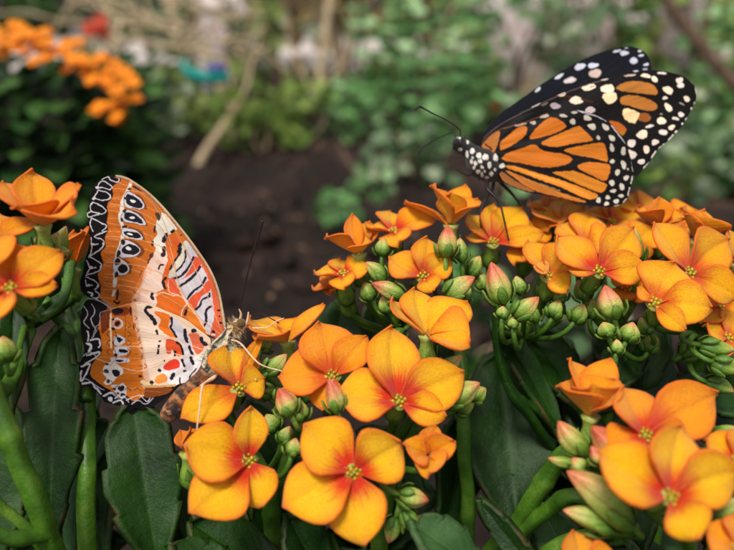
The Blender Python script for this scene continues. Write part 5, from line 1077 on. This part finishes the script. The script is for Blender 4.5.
# blurred kalanchoe at the back left
def back_kalanchoe():
    p0 = P(60, 170, 60); t = thing('kalanchoe_plant', 'blurred orange flowering kalanchoe standing far behind the left one', 'flowering plant', (p0[0], p0[1], 0))
    ls = []
    for i in range(900):
        a = rb.uniform(0, 6.28); r = math.sqrt(rb.random())*7.1; z = rb.uniform(1, 19.6)*(1-.2*(r/8)**2); p = np.array([p0[0]-1+r*math.cos(a)*1.15, p0[1]+r*math.sin(a), z])
        ls.append(simple_leaf(p, np.array([math.cos(a), math.sin(a), rb.uniform(-.3, .6)]), np.array([0, -.5, 1]), rb.uniform(2.4, 4.2), rb.uniform(1.4, 2.2)))
    obj('foliage', join(ls), M['dark'], t, thick=.06)
    for i in range(9):
        a = rb.uniform(0, 6.28); obj('stem', tube([(p0[0], p0[1], -1), (p0[0]+4*math.cos(a), p0[1]+3*math.sin(a), 15)], [.4, .2], 8), M['softstem'], t)
    spots = []
    for k in range(82):
        f = rb.random(); x = -8+144*f; ymid = 37+52*f**1.6; y = ymid+rb.uniform(-14, 20); spots.append((x, y-2))
    for k in range(14): spots.append((108+rb.uniform(-12, 14), 112+rb.uniform(-9, 10)))
    def bloom(px_, py_, D, mat, parent, R=.62):
        C = P(px_, py_, D); N = unit(np.array([rb.uniform(-.5, .5), -.6, 1.])); a = unit(np.cross(N, [1, 0, .2])); b2 = np.cross(N, a); q = []; o = rb.uniform(0, 1.5)
        for m in range(4):
            th = o+m*math.pi/2; d = a*math.cos(th)+b2*math.sin(th)+N*.25; q.append(simple_leaf(C, d, N, R, R*.95, .1))
        obj('flower', join(q), M[mat], parent, thick=.04)
    for x, y in spots: bloom(x, y, 51+rb.uniform(-2.5, 3), 'orangebloom', t)
    p1 = P(97, 40, 100); r = thing('red_flower_plant', 'small red flowering plant blurred behind the orange flowers at upper left', 'flowering plant', (p1[0], p1[1], 0))
    obj('stem', tube([(p1[0], p1[1], -1), tuple(P(97, 40, 100))], [.3, .2], 8), M['softstem'], r)
    ls = [simple_leaf(p1-np.array([0, 0, rb.uniform(2, 14)]), np.array([rb.uniform(-1, 1), rb.uniform(-1, 1), .3]), np.array([0, 0, 1.]), 3, 1.6) for _ in range(40)]
    obj('foliage', join(ls), M['dark'], r)
    for k in range(9): bloom(97+rb.gauss(0, 7), 31+rb.gauss(0, 5), 100+rb.uniform(-2, 2), 'redbloom', r, 1.1)
    p1 = P(494, 104, 130); r = thing('red_flower_plant', 'tiny red flowers on a plant blurred behind the raised monarch wing', 'flowering plant', (p1[0], p1[1], 0))
    obj('stem', tube([(p1[0], p1[1], -1), tuple(P(494, 104, 130))], [.3, .2], 8), M['softstem'], r)
    ls = [simple_leaf(p1-np.array([0, 0, rb.uniform(2, 14)]), np.array([rb.uniform(-1, 1), rb.uniform(-1, 1), .3]), np.array([0, 0, 1.]), 3, 1.6) for _ in range(30)]
    obj('foliage', join(ls), M['olive'], r)
    for k in range(4): bloom(494+rb.gauss(0, 5), 104+rb.gauss(0, 5), 130, 'redbloom', r, 1.1)
back_kalanchoe()
# branches and trunks
def branch(label, parts, name='branch', mat='tan', cat='branch', group=None):
    first = P(*parts[0][0][0]); t = thing(name, label, cat, (first[0], first[1], 0), group)
    for i, (pts, r) in enumerate(parts):
        p = cr([P(*q) for q in pts], 8); obj('stem' if i == 0 else 'twig', tube(p, [px2cm(x*.68, pts[0][2]) for x in r], 10), M[mat], t)
branch('forked tan branch standing up out of the soil behind the orange butterfly', [([(198, 166, 107), (208, 148, 107), (230, 116, 108), (246, 88, 109), (252, 62, 111), (262, 34, 114)], [7, 6, 4, 2.4, 1]), ([(234, 113, 108), (222, 92, 108), (212, 82, 108), (196, 76, 108)], [5, 4, 2.6])], 'forked_branch')
branch('pale upright trunk of a young tree at the back of the bed', [([(312, 150, 150), (317, 105, 150), (322, 60, 150), (334, -30, 150)], [7, 6, 6]), ([(317, 100, 150), (296, 60, 150), (284, 10, 150), (280, -30, 150)], [3, 3, 2]), ([(318, 90, 150), (350, 50, 150), (356, -20, 150)], [2.4, 2, 2])], 'young_tree', cat='tree')
branch('slender brown trunk left of the leafy shoots at the back', [([(352, 150, 160), (358, 100, 160), (362, 40, 160), (372, -30, 160)], [3.5, 3, 3])], 'young_tree', 'brown', 'tree')
branch('thick brown branch crossing the upper right corner behind the monarch', [([(830, 190, 96), (760, 112, 96), (734, 84, 96), (700, 45, 96), (664, -4, 96), (640, -60, 96)], [12, 11, 10, 9]), ([(700, 45, 96), (706, 20, 96), (720, -20, 96)], [4, 3, 2.4])], 'leaning_branch', 'brown')
branch('tangle of bare tan twigs above the blurred orange flowers', [([(225, 60, 120), (196, 52, 120), (180, 36, 120), (140, 26, 121), (60, 22, 122)], [4, 4, 3, 2]), ([(182, 40, 120), (200, 22, 120), (188, -20, 120)], [3.5, 3, 3]), ([(150, 28, 120), (136, 6, 120), (120, -20, 120)], [2.5, 2, 2]), ([(196, 52, 120), (160, 44, 119), (118, 36, 118), (90, 30, 118)], [3, 2.6, 2]), ([(176, 36, 120), (150, 14, 120), (146, -20, 120)], [2.4, 2, 1.8]),
        ([(225, 60, 120), (232, 80, 120), (232, 120, 122), (236, 200, 124)], [3.5, 3, 3]), ([(60, 22, 122), (20, 12, 122), (-30, 20, 122)], [2.4, 2, 2]), ([(206, 56, 120), (214, 30, 120), (232, -20, 121)], [2.5, 2, 2])], 'bare_shrub', cat='shrub')
tw = []
for k in range(26):
    x0, y0 = rb.uniform(120, 240), rb.uniform(-10, 60); D0 = rb.uniform(100, 128); a_ = rb.uniform(-.5, 3.6); L_0 = rb.uniform(40, 100); pts = []
    for j in range(5): pts.append((x0+math.cos(a_)*L_0*j/4, y0-math.sin(a_)*L_0*j/4*.8, D0+j)); a_ += rb.uniform(-.45, .45)
    tw.append((pts, [rb.uniform(2.2, 4.0), 2.8, 1.8]))
branch('fine pale twigs crossing above the forked branch and turquoise ornament', tw, 'bare_shrub', 'tan', 'shrub')
branch('short brown stick leaning in the soil near the leafy shoots', [([(366, 196, 84), (352, 168, 84), (336, 140, 86)], [3, 2.6, 2])], 'stick', 'brown')
# pale rocks
for x, y, D, r, hh, lab in [(226, 40, 165, 30, 26, 'pale pinkish rock behind the bare twigs'), (522, 30, 176, 44, 42, 'large pale rock seen above the back of the monarch'), (590, 10, 184, 36, 46, 'pale rock behind the raised forewing of the monarch'),
                        (662, 10, 178, 50, 42, 'widest pale pink rock right of the monarch wings'), (722, 96, 150, 20, 20, 'small pale rock near the tip of the monarch wing')]:
    top = P(x, y, D); w_ = px2cm(r, D); q = ball((0, 0, 0), 1, 40, 30)
    q['v'] = np.array([np.array([v[0]*w_, v[1]*w_*.7, v[2]*hh*.55])*(1+.42*noise.noise(Vector(v*1.5+x))+.14*noise.noise(Vector(v*4+x))+.05*noise.noise(Vector(v*11+x))) for v in q['v']])+np.array([top[0], top[1], hh*.5-2])
    tag(obj('rock', q, M['rock'], origin=(top[0], top[1], 0)), lab, 'rock', 'pale rocks behind the planted bed')
veil = [(236, 90, 150, 14, 'olive', 70, 'sparse olive plant in front of the pale rock by the bare twigs'), (515, 110, 152, 16, 'mint', 90, 'sparse green plant in front of the large pale rock'), (566, 90, 150, 12, 'grey_green', 70, 'sparse grey green plant between the pale rocks behind the monarch'),
        (628, 80, 152, 14, 'mint', 90, 'sparse green plant between the two rightmost big pale rocks'), (690, 90, 150, 14, 'olive', 100, 'sparse olive plant beside the thick brown branch')]
for x, y, D, r, m, nn_, lab in veil:
    p = P(x, y, D); shrub(lab, p[0], p[1], r, 7, 3, 34, nn_, 4.4, m, group=SG, aspect=.65, stems=6)
# turquoise ornament
p = P(205, 66, 88); t = thing('garden_ornament', 'blurred turquoise and purple glass ornament hanging among the bare twigs', 'ornament', p)
gl = lambda n, c, r=.2: m_plain(n, [x*.8 for x in c], c, 60, r, .1)
pts = cr([P(186, 60, 88), P(184, 67, 88), P(192, 74, 88), P(208, 78, 87), P(226, 78, 88), P(224, 72, 88.5)], 8); obj('ring', tube(pts, [.35, .6, .8, .6, .3], 12), gl('turquoise_glass', (20, 150, 140)), t)
q = ball(P(216, 68, 88), 1.0, 14, 10, (1.4, .8, .7)); obj('bead', q, gl('purple_glass', (90, 84, 150)), t)
q = ball(P(208, 86, 88), .9, 14, 10); obj('bead', q, gl('white_glass', (214, 210, 200)), t)
obj('cord', tube([P(186, 60, 88), P(190, 20, 100), P(190, -10, 118)], [.06], 6), M['brown'], t)
q = ball(P(114, 96, 80), .9, 12, 8, (1.3, 1, .8)); tag(obj('garden_ornament', q, gl('teal_glass', (30, 110, 110)), origin=P(114, 96, 80)), 'small teal ornament at the edge of the blurred orange flowers', 'ornament')

# ------------------------------------------------------------------ light, camera
EL, AZ = math.radians(62), math.radians(205)      # sun high, behind and left of the camera
w = bpy.data.worlds.new('World'); SC.world = w; w.use_nodes = True; nt = w.node_tree; bg = nt.nodes['Background']
sky = nt.nodes.new('ShaderNodeTexSky'); sky.sky_type = 'NISHITA'; sky.sun_disc = False; sky.sun_elevation = EL; sky.sun_rotation = AZ; sky.dust_density = 3; sky.air_density = 1
hs = nt.nodes.new('ShaderNodeHueSaturation'); hs.inputs['Saturation'].default_value = .12
nt.links.new(sky.outputs[0], hs.inputs['Color']); nt.links.new(hs.outputs[0], bg.inputs[0]); bg.inputs[1].default_value = .095
sd = bpy.data.lights.new('sun', 'SUN'); sd.energy = 2.3; sd.angle = math.radians(16); sd.color = (1, .95, .87)
so = bpy.data.objects.new('sun', sd); COL.objects.link(so)
d = Vector((math.sin(AZ)*math.cos(EL), math.cos(AZ)*math.cos(EL), math.sin(EL))); so.rotation_euler = d.to_track_quat('Z', 'Y').to_euler(); so.location = (0, 0, 5)
cd = bpy.data.cameras.new('camera'); co = bpy.data.objects.new('camera', cd); COL.objects.link(co); SC.camera = co
co.location = (0, 0, .24); co.rotation_euler = (math.radians(90)-PIT, 0, 0)
cd.sensor_width = 36; cd.sensor_fit = 'HORIZONTAL'; cd.lens = 18/TX; cd.clip_start = .005; cd.clip_end = 400
cd.dof.use_dof = True; cd.dof.focus_distance = .142; cd.dof.aperture_fstop = 11.5; cd.dof.aperture_blades = 0
vs = SC.view_settings; vs.view_transform = 'Standard'; vs.look = 'None'; vs.gamma = 1; vs.use_curve_mapping = False; vs.exposure = .4
SC.render.engine = 'CYCLES'; SC.cycles.use_denoising = True; SC.cycles.max_bounces = 8
